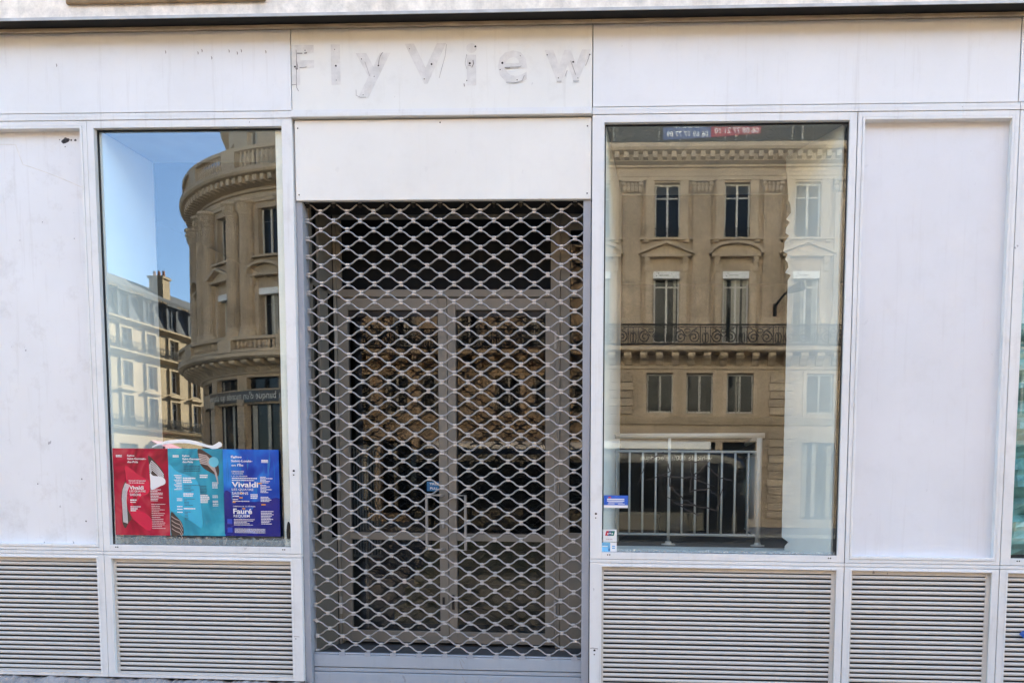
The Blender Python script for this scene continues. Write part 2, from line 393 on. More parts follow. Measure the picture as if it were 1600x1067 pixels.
# grime left along some letter edges, scratches
g = MB()
for pts, wd in ((((-2.835, 4.69), (-2.833, 4.66), (-2.835, 4.56), (-2.838, 4.47), (-2.836, 4.43), (-2.822, 4.405)), .006),
                (((-2.872, 4.449), (-2.84, 4.452)), .006), (((-2.828, 4.665), (-2.79, 4.664)), .010), (((-2.775, 4.664), (-2.755, 4.668)), .012),
                (((-2.812, 4.567), (-2.79, 4.566), (-2.76, 4.570)), .008), (((-2.834, 4.61), (-2.825, 4.575), (-2.832, 4.56)), .009),
                (((-2.238, 4.575), (-2.232, 4.61), (-2.222, 4.64), (-2.205, 4.662)), .006), (((-2.402, 4.41), (-2.402, 4.37), (-2.37, 4.357), (-2.33, 4.357)), .004),
                (((-1.80, 4.48), (-1.78, 4.55), (-1.755, 4.63), (-1.745, 4.71)), .003), (((-2.335, 4.60), (-2.30, 4.50)), .003),
                (((-1.565, 4.55), (-1.552, 4.575), (-1.556, 4.60)), .008), (((-1.59, 4.565), (-1.57, 4.56)), .006), (((-1.60, 4.64), (-1.612, 4.58), (-1.60, 4.54)), .003),
                (((-1.33, 4.545), (-1.29, 4.545)), .010), (((-1.29, 4.548), (-1.22, 4.549), (-1.21, 4.556)), .005), (((-1.32, 4.446), (-1.25, 4.443), (-1.205, 4.455), (-1.19, 4.49)), .005),
                (((-.86, 4.585), (-.84, 4.53), (-.825, 4.49)), .005), (((-.885, 4.52), (-.90, 4.48)), .006), (((-.755, 4.55), (-.735, 4.60), (-.728, 4.63)), .005),
                (((-.96, 4.447), (-.925, 4.447)), .006), (((-.845, 4.447), (-.80, 4.447)), .005), (((-1.62, 4.44), (-1.617, 4.42)), .010)):
    g.ribbon(SF, pts, wd*.8, .0024+.00004*len(g.v))
part('grime', g, 'residue_dark', P, kind='stuff')
for (x, z, r) in ((-2.846, 4.574, .007), (-2.834, 4.561, .008), (-2.547, 4.576, .007), (-2.238, 4.574, .006), (-1.854, 4.578, .007), (-1.539, 4.693, .007), (-1.58, 4.58, .008), (-1.347, 4.579, .008), (-.844, 4.579, .007),
                  (-2.36, 4.62, .004), (-2.554, 4.688, .003), (-2.546, 4.478, .003), (-1.908, 4.478, .004), (-2.012, 4.684, .003), (-1.602, 4.463, .004), (-1.219, 4.625, .003), (-1.242, 4.463, .004),
                  (-1.363, 4.534, .004), (-1.028, 4.629, .004), (-.948, 4.472, .004), (-.81, 4.47, .003), (-.727, 4.627, .005), (-2.77, 4.685, .004), (-2.27, 4.50, .003), (-2.352, 4.375, .003)):
    part('screw_hole', MB().lathe((x, -.0022, z), [(r, 0), (r, .002)], 8, 'y'), 'hole', P)
g = MB()
for (x, z) in ((-3.80, 4.70), (-3.56, 4.69), (-3.53, 4.705), (-3.33, 4.70), (-3.27, 4.685), (-3.24, 4.70), (-3.06, 4.69), (-3.46, 4.655), (-4.62, 4.62)):
    g.ribbon(SF, [(x, z), (x+.004, z-.012), (x+.002, z-.022)], [.004, .008, .003], .0008)
part('mark', g, 'residue_dark', fas[0], kind='stuff')
# rails running over and under the windows
for z0, z1, y in ((4.2225, 4.2475, -.004), (4.2505, 4.2715, .002)):
    for a, b in ((-5.75, -2.8795), (-.7065, 2.2495), (2.2525, 4.3)):
        part('rail', MB().box(a, b, y, .034, z0, z1), 'frame', sf, bevel=.0015)
part('door_head_rail', MB().box(-2.877, -.709, -.022, .034, 4.2205, 4.2485), 'frame', sf, bevel=.002)
part('door_head_rail', MB().box(-2.877, -.709, -.012, .034, 4.2505, 4.2715), 'frame', sf, bevel=.002)
for a, b in ((-5.75, -4.4125), (-4.4095, -2.8795), (-.7065, 1.1455), (1.1485, 2.2495), (2.2525, 4.3)):
    part('rail', MB().box(a, b, .0, .034, 1.0515, 1.0765), 'frame', sf, bevel=.0015)
part('backing_frame', MB().box(-5.72, -2.86, .036, .06, .115, 1.06).box(-.73, 4.28, .036, .06, .0, 1.06), 'void', sf)
def frame4(x0, x1, z0, z1, i0, i1, k0, k1, y0=0.0, y1=.034):
    return MB().box(x0, i0, y0, y1, z0, z1).box(i1, x1, y0, y1, z0, z1).box(i0, i1, y0, y1, k1, z1).box(i0, i1, y0, y1, z0, k0)
def display_window(x0, x1, i0, i1, lb):
    m = frame4(x0, x1, 1.0795, 4.2195, i0, i1, 1.128, 4.167)
    f = part('display_window', m, 'frame', sf, bevel=.002, label=lb)
    part('gasket', frame4(i0-.004, i1+.004, 1.124, 4.171, i0+.007, i1-.007, 1.131, 4.158, .0345, .046), 'gasket', f)
    part('pane', MB().box(i0+.001, i1-.001, .0395, .0435, 1.1285, 4.166), 'glass', f)
    for x in (i0+.046, i0+.061, i1-.062, i1-.047):
        part('weep_hole', MB().lathe((x, -.0012, 1.110), [(.0052, 0), (.0052, .002)], 8, 'y'), 'hole', f)
    return f
wB = display_window(-4.411, -2.8805, -4.36, -2.957, 'display window with three concert posters taped at the bottom')
wC = display_window(-.7055, 1.1445, -.62, 1.094, 'wide display window with payment stickers and railing behind')
wE = display_window(2.2535, 4.25, 2.325, 4.15, 'display window sliver at the right edge with teal sheeting')
def infill(x0, x1, i0, i1, mt, lb):
    f = part('infill_panel', frame4(x0, x1, 1.0795, 4.2195, i0-.019, i1+.019, 1.1035, 4.186), 'frame', sf, bevel=.0015, label=lb)
    part('bead', frame4(i0-.017, i1+.017, 1.1055, 4.184, i0, i1, 1.128, 4.166, -.004, .05), 'frame', f, bevel=.003)
    part('sheet', MB().box(i0-.01, i1+.01, .05, .054, 1.118, 4.176), mt, f)
    return f
pA = infill(-5.70, -4.4135, -5.64, -4.464, 'infill_dirty', 'scuffed blank panel left of the poster window')
pD = infill(1.1505, 2.2485, 1.199, 2.200, 'infill', 'clean lavender-white blank panel right of the wide window')
# soot splashes and an arc of old paste on the left blank panel
m = MB()
for x, z, r in ((-4.615, 4.105, .022), (-4.632, 4.098, .016), (-4.595, 4.108, .012), (-4.572, 4.107, .007), (-4.54, 4.106, .009), (-4.485, 4.005, .008), (-4.66, 4.11, .004), (-4.62, 4.06, .004), (-4.58, 3.40, .003), (-4.82, 3.52, .003), (-4.60, 1.62, .005), (-4.58, 1.30, .006), (-4.50, 1.72, .003), (-4.95, 1.58, .005)):
    pts = [(x+r*math.cos(t)*random.uniform(.75, 1.2), z+r*math.sin(t)*random.uniform(.75, 1.2)) for t in [i*math.pi/6 for i in range(12)]]
    m.prism(SF, pts, -.0498, -.0490)
part('splash', m, plain('soot_splash', (.10, .095, .11), rough=.8), pA)
m = MB().ribbon(SF, [(-5.6+.05*i, 3.98+.10*math.cos((i-10)*.11)-(.012*i if i > 12 else 0)*.9) for i in range(23)], .007, -.0488)
part('paste_mark', m, 'residue', pA)
# louvred stall risers: every blade a piece of its own
def louvre(x0, x1, i0, i1, zb, lb, skew=None):
    f = part('louvre_panel', frame4(x0, x1, zb-.028, 1.0485, i0, i1, zb, 1.0265), 'frame', sf, bevel=.0015, label=lb)
    part('bead', frame4(i0-.006, i1+.006, zb+.0005, 1.0335, i0+.004, i1-.004, zb+.004, 1.0225, -.005, .001), 'frame', f, bevel=.001)
    part('inner_frame', frame4(i0+.001, i1-.001, zb+.001, 1.0255, i0+.016, i1-.034 if i1 > 1 else i1-.016, zb+.012, .992, .022, .05), 'slat', f, bevel=.001)
    part('backing', MB().box(i0, i1, .054, .056, zb, 1.026), 'backing', f)
    a, b = i0+.014, i1-.014
    prof = [(-.027, 0.0), (-.024, .010), (-.029, .0208), (-.046, .0226), (-.046, .0206), (-.031, .0185), (-.028, .010), (-.030, .002), (-.042, -.003), (-.042, -.005)]
    mb = MB().sweep(lambda s, o, z: Vector((s, -o, z)), 0, b-a, prof, 1); me = mb.mesh('slat'); me.materials.append(M['slat'])
    k = 0
    while True:
        z = .985-.0345-.0363*k+.0115
        if z < zb+.008: break
        o = bpy.data.objects.new('slat', me); COL.objects.link(o); o.parent = f
        org = ORG[f.name]; o.location = (a-org[0], -org[1]+random.uniform(-.0008, .0008), z-org[2]); o.rotation_euler = (random.uniform(-.02, .02), random.uniform(-.0006, .0006), 0)
        k += 1
    return f
louvre(-5.70, -4.4135, -5.64, -4.464, .139, 'louvred stall riser under the scuffed blank panel')
louvre(-4.4085, -2.8805, -4.357, -2.956, .139, 'louvred stall riser under the poster window')
louvre(-.7055, 1.1445, -.622, 1.095, .0, 'louvred stall riser under the wide window')
louvre(1.1505, 2.2485, 1.197, 2.200, .0, 'louvred stall riser under the lavender-white panel')
louvre(2.2535, 4.25, 2.306, 4.15, .0, 'louvred stall riser at the right edge with blue paint')
# shutter box cover over the doorway
bx = part('shutter_box_panel', MB().box(-2.8665, -.7145, .012, .05, 3.650, 4.2105), 'shutter_box', sf, bevel=.004)
for x, z in ((-2.842, 4.155), (-.742, 4.150), (-2.842, 3.690), (-.742, 3.688), (-1.80, 4.185)):
    part('screw', MB().lathe((x, .0105, z), [(.0055, 0), (.0045, -.0015), (.0045, .002)], 8, 'y'), 'hole', bx)
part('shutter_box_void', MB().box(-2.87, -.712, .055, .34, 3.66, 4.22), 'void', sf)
part('door_post', MB().box(-2.889, -2.880, .036, .30, .0, 4.2), 'frame', sf)
part('door_post', MB().box(-.706, -.70, .036, .30, .0, 4.2), 'frame', sf)
# key switches and drill marks on the posts
for x, z, h in ((-2.921, 1.686, 1), (-2.934, .424, 0), (-.663, 1.397, 1), (-.667, .385, 1)):
    q = part('key_switch', MB().lathe((x, -.0015, z+.012), [(.0085 if h else .004, 0), (.0085 if h else .004, .002)], 10, 'y'), 'black', sf)
    if h:
        part('cover', MB().lathe((x, -.003, z-.002), [(.008, 0), (.008, .002)], 10, 'y'), 'white', q)
        part('keyhole', MB().box(x-.005, x+.003, -.004, 0, z-.022, z-.014), 'black', q)
m = MB(); m.ribbon(SF, [(-2.957, .452), (-2.94, .455), (-2.905, .452)], .004, .0006); part('scratch', m, 'residue_dark', sf)
m = MB(); m.ribbon(SF, [(-.70, .412), (-.68, .415), (-.64, .409)], .006, .0006); part('scratch', m, 'residue_dark', sf)
# broken render at the foot of the left bays
m = MB(); nx = 150
prof0 = []
for i in range(nx+1):
    x = -5.72+2.86*i/nx
    h = .095+.006*math.sin(i*.31)+random.uniform(-.012, .008); d = .05+random.uniform(-.02, .015)
    prof0.append([(x, .03, h+.004), (x, -.012, h+random.uniform(-.004, .004)), (x, -d, h-.02+random.uniform(-.01, .006)), (x, -d-.03, h-.05+random.uniform(-.012, .012)), (x, -d-.04, -.02)])
for a, b in zip(prof0, prof0[1:]):
    for j in range(4): m.quad(a[j], b[j], b[j+1], a[j+1])
part('plinth', m, 'plinth', sf)

# ------------------------------------------------------------------ roller grille
rg = thing('roller_grille', 'closed roller grille of wavy galvanised bars across the doorway', 'roller grille', (-1.8, .08, 0))
part('guide_rail', MB().box(-2.8775, -2.831, .030, .12, .0, 3.648), 'guide', rg, bevel=.003)
part('guide_rail', MB().box(-.771, -.7155, .030, .12, .0, 3.648), 'guide', rg, bevel=.003)
LAM = .1979; X0, X1 = -2.832, -.770; XA = -2.718; PIT = .0646; AMP = .0230
def wz(x, ph):
    c = math.cos(2*math.pi*(x-XA)/LAM+ph); return AMP*math.copysign(abs(c)**.8, c)
bars = []
for ph in (math.pi, 0.0):           # trough at the XA columns, then crest
    n = 170; pts = [Vector((X0+(X1-X0)*i/n+1.8, 0, wz(X0+(X1-X0)*i/n, ph))) for i in range(n+1)]
    me = MB().tube(pts, .0058, 8, True, (0, 1, 0)).mesh('wave_bar'); me.materials.append(M['bar'])
    for p in me.polygons: p.use_smooth = True
    bars.append(me)
lk = MB(); zz = 3.592+PIT/2
rows = []
for i in range(52):
    z = zz-PIT*i
    if i >= 47: z = rows[46]-(i-46)*.0585
    rows.append(z)
for i, z in enumerate(rows):
    o = bpy.data.objects.new('wave_bar', bars[i % 2]); COL.objects.link(o); o.parent = rg
    dx = random.uniform(-.002, .002)+(.012 if i >= 48 else 0); dy = random.uniform(-.0015, .0015)+.0022*(i % 2)
    o.location = (dx, dy, z)
    ph = math.pi if i % 2 == 0 else 0.0
    k = int((X0-XA)/(LAM/2))
    while XA+k*LAM/2 < X1:
        x = XA+k*LAM/2; k += 1
        if x < X0+.004: continue
        zc = z+wz(x, ph)
        lk.box(x-.0135+dx, x+.0135+dx, .0692+dy, .0908+dy, zc-.0080, zc+.0080)
part('link', lk, 'link', rg, bevel=.003, kind='stuff')
m = MB()
for k in range(11):                 # hanger lugs over the first bar
    x = XA+LAM/2+(k-1)*LAM
    if X0 < x < X1: m.box(x-.02, x+.02, .07, .09, 3.634, 3.648).box(x-.008, x+.008, .076, .084, 3.62, 3.636)
part('hanger', m, 'void', rg, kind='stuff')
for z0, z1, y in ((.2135, .308, .062), (.178, .207, .068), (.0785, .1725, .062), (.045, .0735, .068), (.0, .041, .062)):
    part('bottom_slat', MB().box(-2.829, -.773, y, .098, z0, z1), 'lath', rg, bevel=.004)
part('slat_lip', MB().box(-2.829, -.773, .066, .094, .312, .322), 'lath', rg, bevel=.002)
m = MB()
for k in range(11):
    x = XA+(k)*LAM+.012+(LAM/2 if len(rows) % 2 == 0 else 0)
    if X0 < x < X1: m.box(x-.022, x+.022, .060, .0658, .298, .330)
part('bar_hook', m, 'guide', rg, kind='stuff')
part('slat_scratches', MB().ribbon(SF, [(-1.70, .29), (-1.685, .24), (-1.67, .22)], .004, -.0612).ribbon(SF, [(-1.69, .30), (-1.66, .26)], .003, -.0612)
     .ribbon(SF, [(-1.68, .165), (-1.66, .12), (-1.63, .10)], .005, -.0612).ribbon(SF, [(-1.36, .165), (-1.39, .13)], .004, -.0612).ribbon(SF, [(-1.55, .15), (-1.56, .12)], .003, -.0612), 'residue_dark', rg)

# ------------------------------------------------------------------ glazed double door set back behind the grille
ed = thing('entrance_door', 'grey aluminium double glass door set back behind the grille', 'door', (-1.92, .525, .3))
Y = .525
part('door_frame', MB().box(-2.828, -2.806, Y-.03, Y+.05, .3, 3.75).box(-1.050, -1.014, Y-.03, Y+.05, .3, 3.75).box(-2.806, -1.050, Y-.03, Y+.05, 3.084, 3.142)
     .box(-2.806, -1.050, Y-.03, Y+.05, 3.69, 3.75), 'door', ed, bevel=.003)
tr = part('transom', MB().box(-2.806, -2.77, Y-.015, Y+.035, 3.144, 3.688).box(-1.09, -1.052, Y-.015, Y+.035, 3.144, 3.688), 'door', ed)
part('pane', MB().box(-2.77, -1.09, Y+.008, Y+.012, 3.144, 3.688), plain('blacked_out_glass', (.012, .014, .017), rough=.3, spec=.04), tr)
def leaf(x0, x1, g0, g1, hx, side):
    l = part('door_leaf', MB().box(x0, g0, Y-.02, Y+.03, .322, 3.078).box(g1, x1, Y-.02, Y+.03, .322, 3.078).box(g0, g1, Y-.02, Y+.03, 2.985, 3.078)
             .box(g0, g1, Y-.02, Y+.03, 1.159, 1.217).box(g0, g1, Y-.02, Y+.03, .322, .415), 'door', ed, bevel=.003)
    part('pane', MB().box(g0, g1, Y+.003, Y+.007, 1.217, 2.985), 'door_glass', l)
    part('pane', MB().box(g0, g1, Y+.003, Y+.007, .415, 1.159), 'door_glass', l)
    part('gasket', frame4(g0, g1, 1.217, 2.985, g0+.008, g1-.008, 1.225, 2.94, Y-.002, Y+.002), 'gasket', l)
    sx = g1+.03 if side < 0 else g0-.03
    part('handle', MB().tube([(sx, Y-.02, 1.525), (sx, Y-.07, 1.525)], .011, 8).tube([(sx, Y-.07, 1.525), (hx, Y-.07, 1.525), (hx, Y-.07, 1.089), (sx, Y-.07, 1.089)], .0125, 4, True, (0, 1, 0))
         .tube([(sx, Y-.07, 1.089), (sx, Y-.02, 1.089)], .011, 8), 'handle', l)
    hxx = x0-.006 if side < 0 else x1+.006
    for z in (.62, 1.62, 2.75): part('hinge', MB().lathe((hxx, Y-.03, z), [(.012, -.07), (.012, .07)], 8), 'handle', l)
    return l
leaf(-2.803, -1.9195, -2.72, -1.99, -2.077, -1)
leaf(-1.9145, -1.0525, -1.849, -1.13, -1.763, 1)
part('lock_bolt', MB().lathe((-1.957, Y-.028, 1.28), [(.010, -.02), (.010, .02)], 8), 'handle', ed)
part('lock_bolt', MB().box(-1.968, -1.950, Y-.03, Y-.02, .62, .70).box(-1.89, -1.872, Y-.03, Y-.02, .60, .72), 'black', ed)
sl = part('sidelight', MB().box(-1.013, -.94, Y-.02, Y+.04, .3, 3.75).box(-.94, -.70, Y-.02, Y+.04, .3, 1.236).box(-.94, -.70, Y-.02, Y+.04, 3.60, 3.75).box(-.94, -.70, Y-.02, Y+.04, 3.084, 3.142), 'door', ed, bevel=.002)
part('pane', MB().box(-.94, -.70, Y+.003, Y+.007, 1.236, 3.60), 'door_glass', sl)
sl = part('side_return', MB().box(-2.87, -2.832, .13, Y-.03, .3, 1.175).box(-2.87, -2.832, .13, Y-.03, 3.10, 3.15).box(-2.87, -2.832, .27, .41, 1.175, 3.75).box(-2.87, -2.832, .13, .17, 1.175, 3.75).box(-2.87, -2.832, .41, Y-.03, 3.15, 3.75), 'door', ed, bevel=.002)
part('pane', MB().box(-2.853, -2.849, .17, .27, 1.175, 3.10).box(-2.853, -2.849, .41, Y-.03, 1.175, 3.10).box(-2.853, -2.849, .17, .27, 3.15, 3.7), 'door_glass', sl)
for x0, z0, ww, hh, c in ((-2.828, 1.50, .09, .19, 'white'), (-2.828, 1.72, .05, .13, 'white')):
    pass
part('threshold', MB().box(-2.87, -.70, .12, Y+.06, .0, .296), plain('threshold_stone', (.085, .088, .095), rough=.6, var=.35, vsc=7, bs=.2), ed)
part('soffit', MB().box(-2.87, -.70, .34, Y+.05, 3.752, 3.80), 'door', ed)
ts = tag(part('door_sign', MB().box(-2.097, -1.977, Y-.001, Y+.0015, 1.557, 1.633), plain('blue_sign', (.012, .16, .36), rough=.4)), 'small blue sign reading TIREZ PULL on the left door glass', 'sign')
DF = lambda s, o, z: Vector((s, Y-.001-o, z))
part('lettering', fit_text('TIREZ', DF, -2.075, -2.0, 1.605, 1.622, .0006, .015), 'white', ts)
part('lettering', fit_text('PULL', DF, -2.07, -2.005, 1.57, 1.588, .0006, .015), 'white', ts)

# ------------------------------------------------------------------ inside the shop
struct('shop_floor', MB().box(-5.7, 4.28, Y+.07, 5.0, .05, .285), 'room_floor')
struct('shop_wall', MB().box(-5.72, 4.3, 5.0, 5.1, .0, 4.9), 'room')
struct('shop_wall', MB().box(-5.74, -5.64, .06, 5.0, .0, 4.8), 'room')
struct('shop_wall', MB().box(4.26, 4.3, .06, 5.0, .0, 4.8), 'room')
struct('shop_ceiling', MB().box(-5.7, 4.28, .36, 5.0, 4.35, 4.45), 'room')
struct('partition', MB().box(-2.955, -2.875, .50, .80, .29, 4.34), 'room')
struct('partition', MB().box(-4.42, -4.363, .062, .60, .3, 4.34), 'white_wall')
# left display box
db = thing('display_box', 'white lined display recess behind the poster window', 'display box', (-3.66, .06, 1.12))
part('floor', MB().box(-4.36, -2.957, .05, .70, 1.09, 1.126), plain('display_floor', (.70, .74, .72), rough=.5, var=.2, vsc=6), db)
part('ceiling', MB().box(-4.36, -2.957, .05, .61, 4.17, 4.20), 'ceiling', db)
part('side_wall', MB().box(-4.362, -4.345, .05, .61, 1.126, 4.168), 'white_wall', db)
part('end_post', MB().box(-3.032, -2.972, .055, .09, 1.126, 4.168), 'white_wall', db)
# right display platform with its torn partition
dc = thing('display_platform', 'white display recess with torn side panel behind the wide window', 'display box', (.24, .06, 1.12))
part('floor', MB().box(-.62, 1.094, .05, .74, 1.085, 1.122), plain('platform_floor', (.55, .58, .58), rough=.5, var=.25, vsc=5), dc)
part('rear_floor', MB().box(-.62, 1.094, .742, 2.4, 1.085, 1.120), plain('dark_carpet', (.03, .03, .032), rough=.9, var=.3, vsc=9), dc)
part('ceiling', MB().box(-.62, 1.094, .05, 1.36, 4.17, 4.20), 'ceiling', dc)
part('side_wall', MB().box(-.640, -.612, .05, 1.36, 1.122, 4.168), 'white_wall', dc)
# splayed plasterboard: front edge by the frame, back edge ragged at the top
WX = lambda t: (1.062+(.759-1.062)*t, .075+(.55-.075)*t)
m = MB(); zs = [1.122+(4.168-1.122)*i/90 for i in range(91)]
edge = []
for z in zs:
    e = 1.0+random.uniform(-.004, .004)
    if 3.25 < z < 3.85: e += random.choice((-.03, 0, 0, .02, .06, .09))+.03*math.sin(z*13)
    if z > 3.75: e += .25*(z-3.75)
    if z < 1.20: e -= random.uniform(0, .16)
    edge.append(e)
rowsv = []
for z, e in zip(zs, edge):
    a, b = WX(0), WX(e); rowsv.append([(a[0], a[1], z), (b[0], b[1], z), (b[0]+.012, b[1]+.006, z), (a[0]+.012, a[1]+.006, z)])
for p, q in zip(rowsv, rowsv[1:]):
    for j in range(3): m.quad(p[j], p[j+1], q[j+1], q[j])
part('torn_panel', m, plain('torn_plasterboard', (.66, .655, .64), rough=.85, var=.06, vsc=3, bs=.1), dc)
# railing behind the wide window
def railing(name, label, P0, P1, zb, bal, posts, parent=None):
    t = thing(name, label, 'railing', (P0[0], P0[1], zb)) if parent is None else parent
    L = lambda u, z: (P0[0]+(P1[0]-P0[0])*u, P0[1]+(P1[1]-P0[1])*u, z)
    part('top_rail', MB().tube([L(-.0, 2.035), L(1.035, 2.05)], .021, 10), 'white_tube', t, smooth=True)
    part('middle_rail', MB().tube([L(0, 1.908), L(1, 1.912)], .011, 6), 'white_tube', t)
    part('lower_rail', MB().tube([L(0, 1.211), L(1, 1.211)], .011, 6), 'white_tube', t)
    for u in bal: part('baluster', MB().tube([L(u, 1.211), L(u, 1.908)], .0095, 8), 'white_tube', t, smooth=True)
    for u, r in posts:
        p = part('post', MB().tube([L(u, zb), L(u, 2.03)], r, 8), 'white_tube', t, smooth=True)
        part('base_plate', MB().lathe(L(u, zb), [(.06, 0), (.06, .008), (.03, .012), (.025, .03)], 10), 'white_tube', p)
    return t
rl = railing('guard_railing', 'white tubular guard railing behind the wide window', (-.634, .9), (.60, .9), 1.124,
             [(.037+.111*k)/1.234 for k in range(0, 11) if k != 4], [((-.152+.634)/1.234, .013), (1.0, .024)])
railing('', '', (.60, .93), (.585, 2.1), 1.124, [.12, .22, .32, .42, .52, .62, .72, .82, .92], [], rl)
rb = thing('interior_grating', 'grey upright bars seen through the left door leaf', 'grating', (-2.9, 1.3, .3))
for k in range(11):
    x = -3.06+.026*k
    part('upright', MB().tube([(x, 1.3, .95), (x, 1.3, 1.94)], .008, 6), 'white_tube', rb)
part('cross_bar', MB().tube([(-3.08, 1.3, .95), (-2.78, 1.3, .95)], .012, 6).tube([(-3.08, 1.3, 1.94), (-2.78, 1.3, 1.94)], .012, 6).tube([(-2.93, 1.3, .285), (-2.93, 1.3, .95)], .012, 6), 'white_tube', rb)
st = thing('interior_stair', 'ochre stairs inside behind the glass doors', 'stairs', (-2.0, 1.9, .285))
MO = plain('ochre_stair', (.42, .34, .12), rough=.6, var=.2, vsc=3)
for k in range(5): part('step', MB().box(-2.78, -1.18, 1.55+.28*k, 3.2, .2855+.155*k, .2855+.155*(k+1)-.002), MO, st, bevel=.006)
cu = tag(part('shop_counter', MB().box(-.98, -.30, 2.2, 2.8, .286, 1.3).box(-1.0, -.28, 2.15, 2.85, 1.302, 1.34), plain('counter_wood', (.10, .07, .05), rough=.4, var=.2)), 'dark counter standing deep in the unlit shop', 'counter')
ts2 = thing('teal_sheeting', 'crumpled teal plastic sheet behind the glass at the right edge', 'plastic sheet', (2.9, .1, 1.13))
m = MB(); nx, nz = 24, 40
gv = [[(2.30+1.85*i/nx, .10+.03*math.sin(i*1.3+j*.7)+.02*math.sin(j*1.9+i*.4)+random.uniform(-.012, .012), 1.128+1.66*j/nz+.02*math.sin(i*.8)) for i in range(nx+1)] for j in range(nz+1)]
for j in range(nz):
    for i in range(nx): m.quad(gv[j][i], gv[j][i+1], gv[j+1][i+1], gv[j+1][i])
part('sheet', m, plain('teal_film', (.16, .42, .42), rough=.22, var=.5, vsc=5), ts2)
part('upper_film', MB().box(2.30, 4.15, .09, .092, 2.80, 4.165), plain('pale_cyan_film', (.58, .78, .80), rough=.4, var=.08), ts2)
tag(part('red_notice', MB().box(2.335, 2.6, .045, .0465, 3.70, 3.88), plain('red_print', (.55, .05, .05), rough=.5)), 'red notice high behind the glass at the right edge', 'notice')

# ------------------------------------------------------------------ posters, cards and paint on the glass
GY = .0375
PF = lambda s, o, z: Vector((s, GY-o, z))
def poster(label, x0, x1, z0, z1, base_mat, lift):
    t = thing('poster', label, 'poster', ((x0+x1)/2, GY-lift, z0), 'concert posters in the window')
    W, H = x1-x0, z1-z0; n1, n2 = 22, 30; m = MB(); ph = random.uniform(0, 6)
    def wob(u, v): return .0004*math.sin(u*9+ph+v*4)+.0003*math.sin(v*13+ph)
    def PP(u, o, v):       # paper coordinates u,v in 0..1 from the lower left
        return Vector((x0+W*u, GY-lift-wob(u, v)-.003-o, z0+H*v))
    V = [[PP(i/n1, 0, j/n2) for i in range(n1+1)] for j in range(n2+1)]
    for j in range(n2):
        for i in range(n1): m.quad(tuple(V[j][i]), tuple(V[j][i+1]), tuple(V[j+1][i+1]), tuple(V[j+1][i]))
    part('paper', m, base_mat, t, smooth=True)
    tape = MB()
    for u, v in ((.08, .985), (.92, .985), (.08, .02), (.92, .02)):
        tape.prism(PP, [(u-.03, v-.02), (u+.03, v-.02), (u+.03, v+.022), (u-.03, v+.022)], .0009, .0012)
    part('tape', tape, plain('clear_tape', (.75, .76, .78), rough=.25), t) if False else None
    return t, PP
def blot(t, PP, name, pts, mat, o=.0006):
    # smooth closed outline from control points (Catmull-Rom), laid just over the paper
    out = []; n = len(pts)
    for i in range(n):
        p0, p1, p2, p3 = pts[i-1], pts[i], pts[(i+1) % n], pts[(i+2) % n]
        for k in range(5):
            q = k/5
            out.append(tuple(.5*((2*p1[c])+(-p0[c]+p2[c])*q+(2*p0[c]-5*p1[c]+4*p2[c]-p3[c])*q*q+(-p0[c]+3*p1[c]-3*p2[c]+p3[c])*q**3) for c in (0, 1)))
    m = MB(); m.v = [tuple(PP(min(max(a, .0), 1), o, min(max(b, .0), 1))) for a, b in out]; m.f = [tuple(range(len(out)))]
    return part(name, m, mat, t)
def lines(t, PP, specs, mat, name='small_print'):
    m = MB()
    for u, v, w_, h in specs:
        x = u; h = h*1.0
        while x < u+w_-.004:
            k = random.uniform(.012, .045); k = min(k, u+w_-x)
            m.v += [tuple(PP(a, .0012, b)) for a, b in ((x, v), (x+k*.88, v), (x+k*.88, v+h), (x, v+h))]; q = len(m.v)-4; m.f.append((q, q+1, q+2, q+3)); x += k
    return part(name, m, mat, t, kind='stuff')
def word(t, PP, body, u, v, h, w_, bold, mat):
    mb = fit_text(body, PP, u, u+w_, v, v+h, .0014, .022 if bold > .002 else .004); return part('lettering', mb, mat, t)
def strands(t, PP, pts_out, n, shift, mat, wd=.012):
    m = MB()
    for k in range(n):
        q = k/(n-1)
        m.ribbon(PP, [(a+shift[0]*q, b+shift[1]*q) for a, b in pts_out], wd, .0011)
    return part('strand_print', m, mat, t, kind='stuff')
def swirl(name, cols, sc=1.6, dist=2.2):
    m, nd, lk, p = newmat(name); p.inputs['Roughness'].default_value = .3; p.inputs['Specular IOR Level'].default_value = .3
    n = nd.new('ShaderNodeTexNoise'); n.inputs['Scale'].default_value = sc*2; n.inputs['Detail'].default_value = 2; n.inputs['Distortion'].default_value = dist
    lk.new(coords(nd, lk, (1, 1, .7)), n.inputs['Vector'])
    r = nd.new('ShaderNodeValToRGB'); r.color_ramp.interpolation = 'LINEAR'
    while len(r.color_ramp.elements) < len(cols): r.color_ramp.elements.new(.5)
    for i, (pos, c) in enumerate(cols): r.color_ramp.elements[i].position = pos; r.color_ramp.elements[i].color = (*c, 1)
    lk.new(n.outputs[0], r.inputs[0]); lk.new(r.outputs[0], p.inputs['Base Color'])
    bump(nd, lk, p, noise(nd, lk, 7, detail=2, rough=.4), .5, .02)
    return m
M['wht_ink'] = plain('white_ink', (.80, .78, .78), rough=.35)
M['brown_ink'] = plain('brown_ink', (.055, .032, .030), rough=.3)
M['cream_ink'] = plain('cream_ink', (.45, .36, .33), rough=.3)
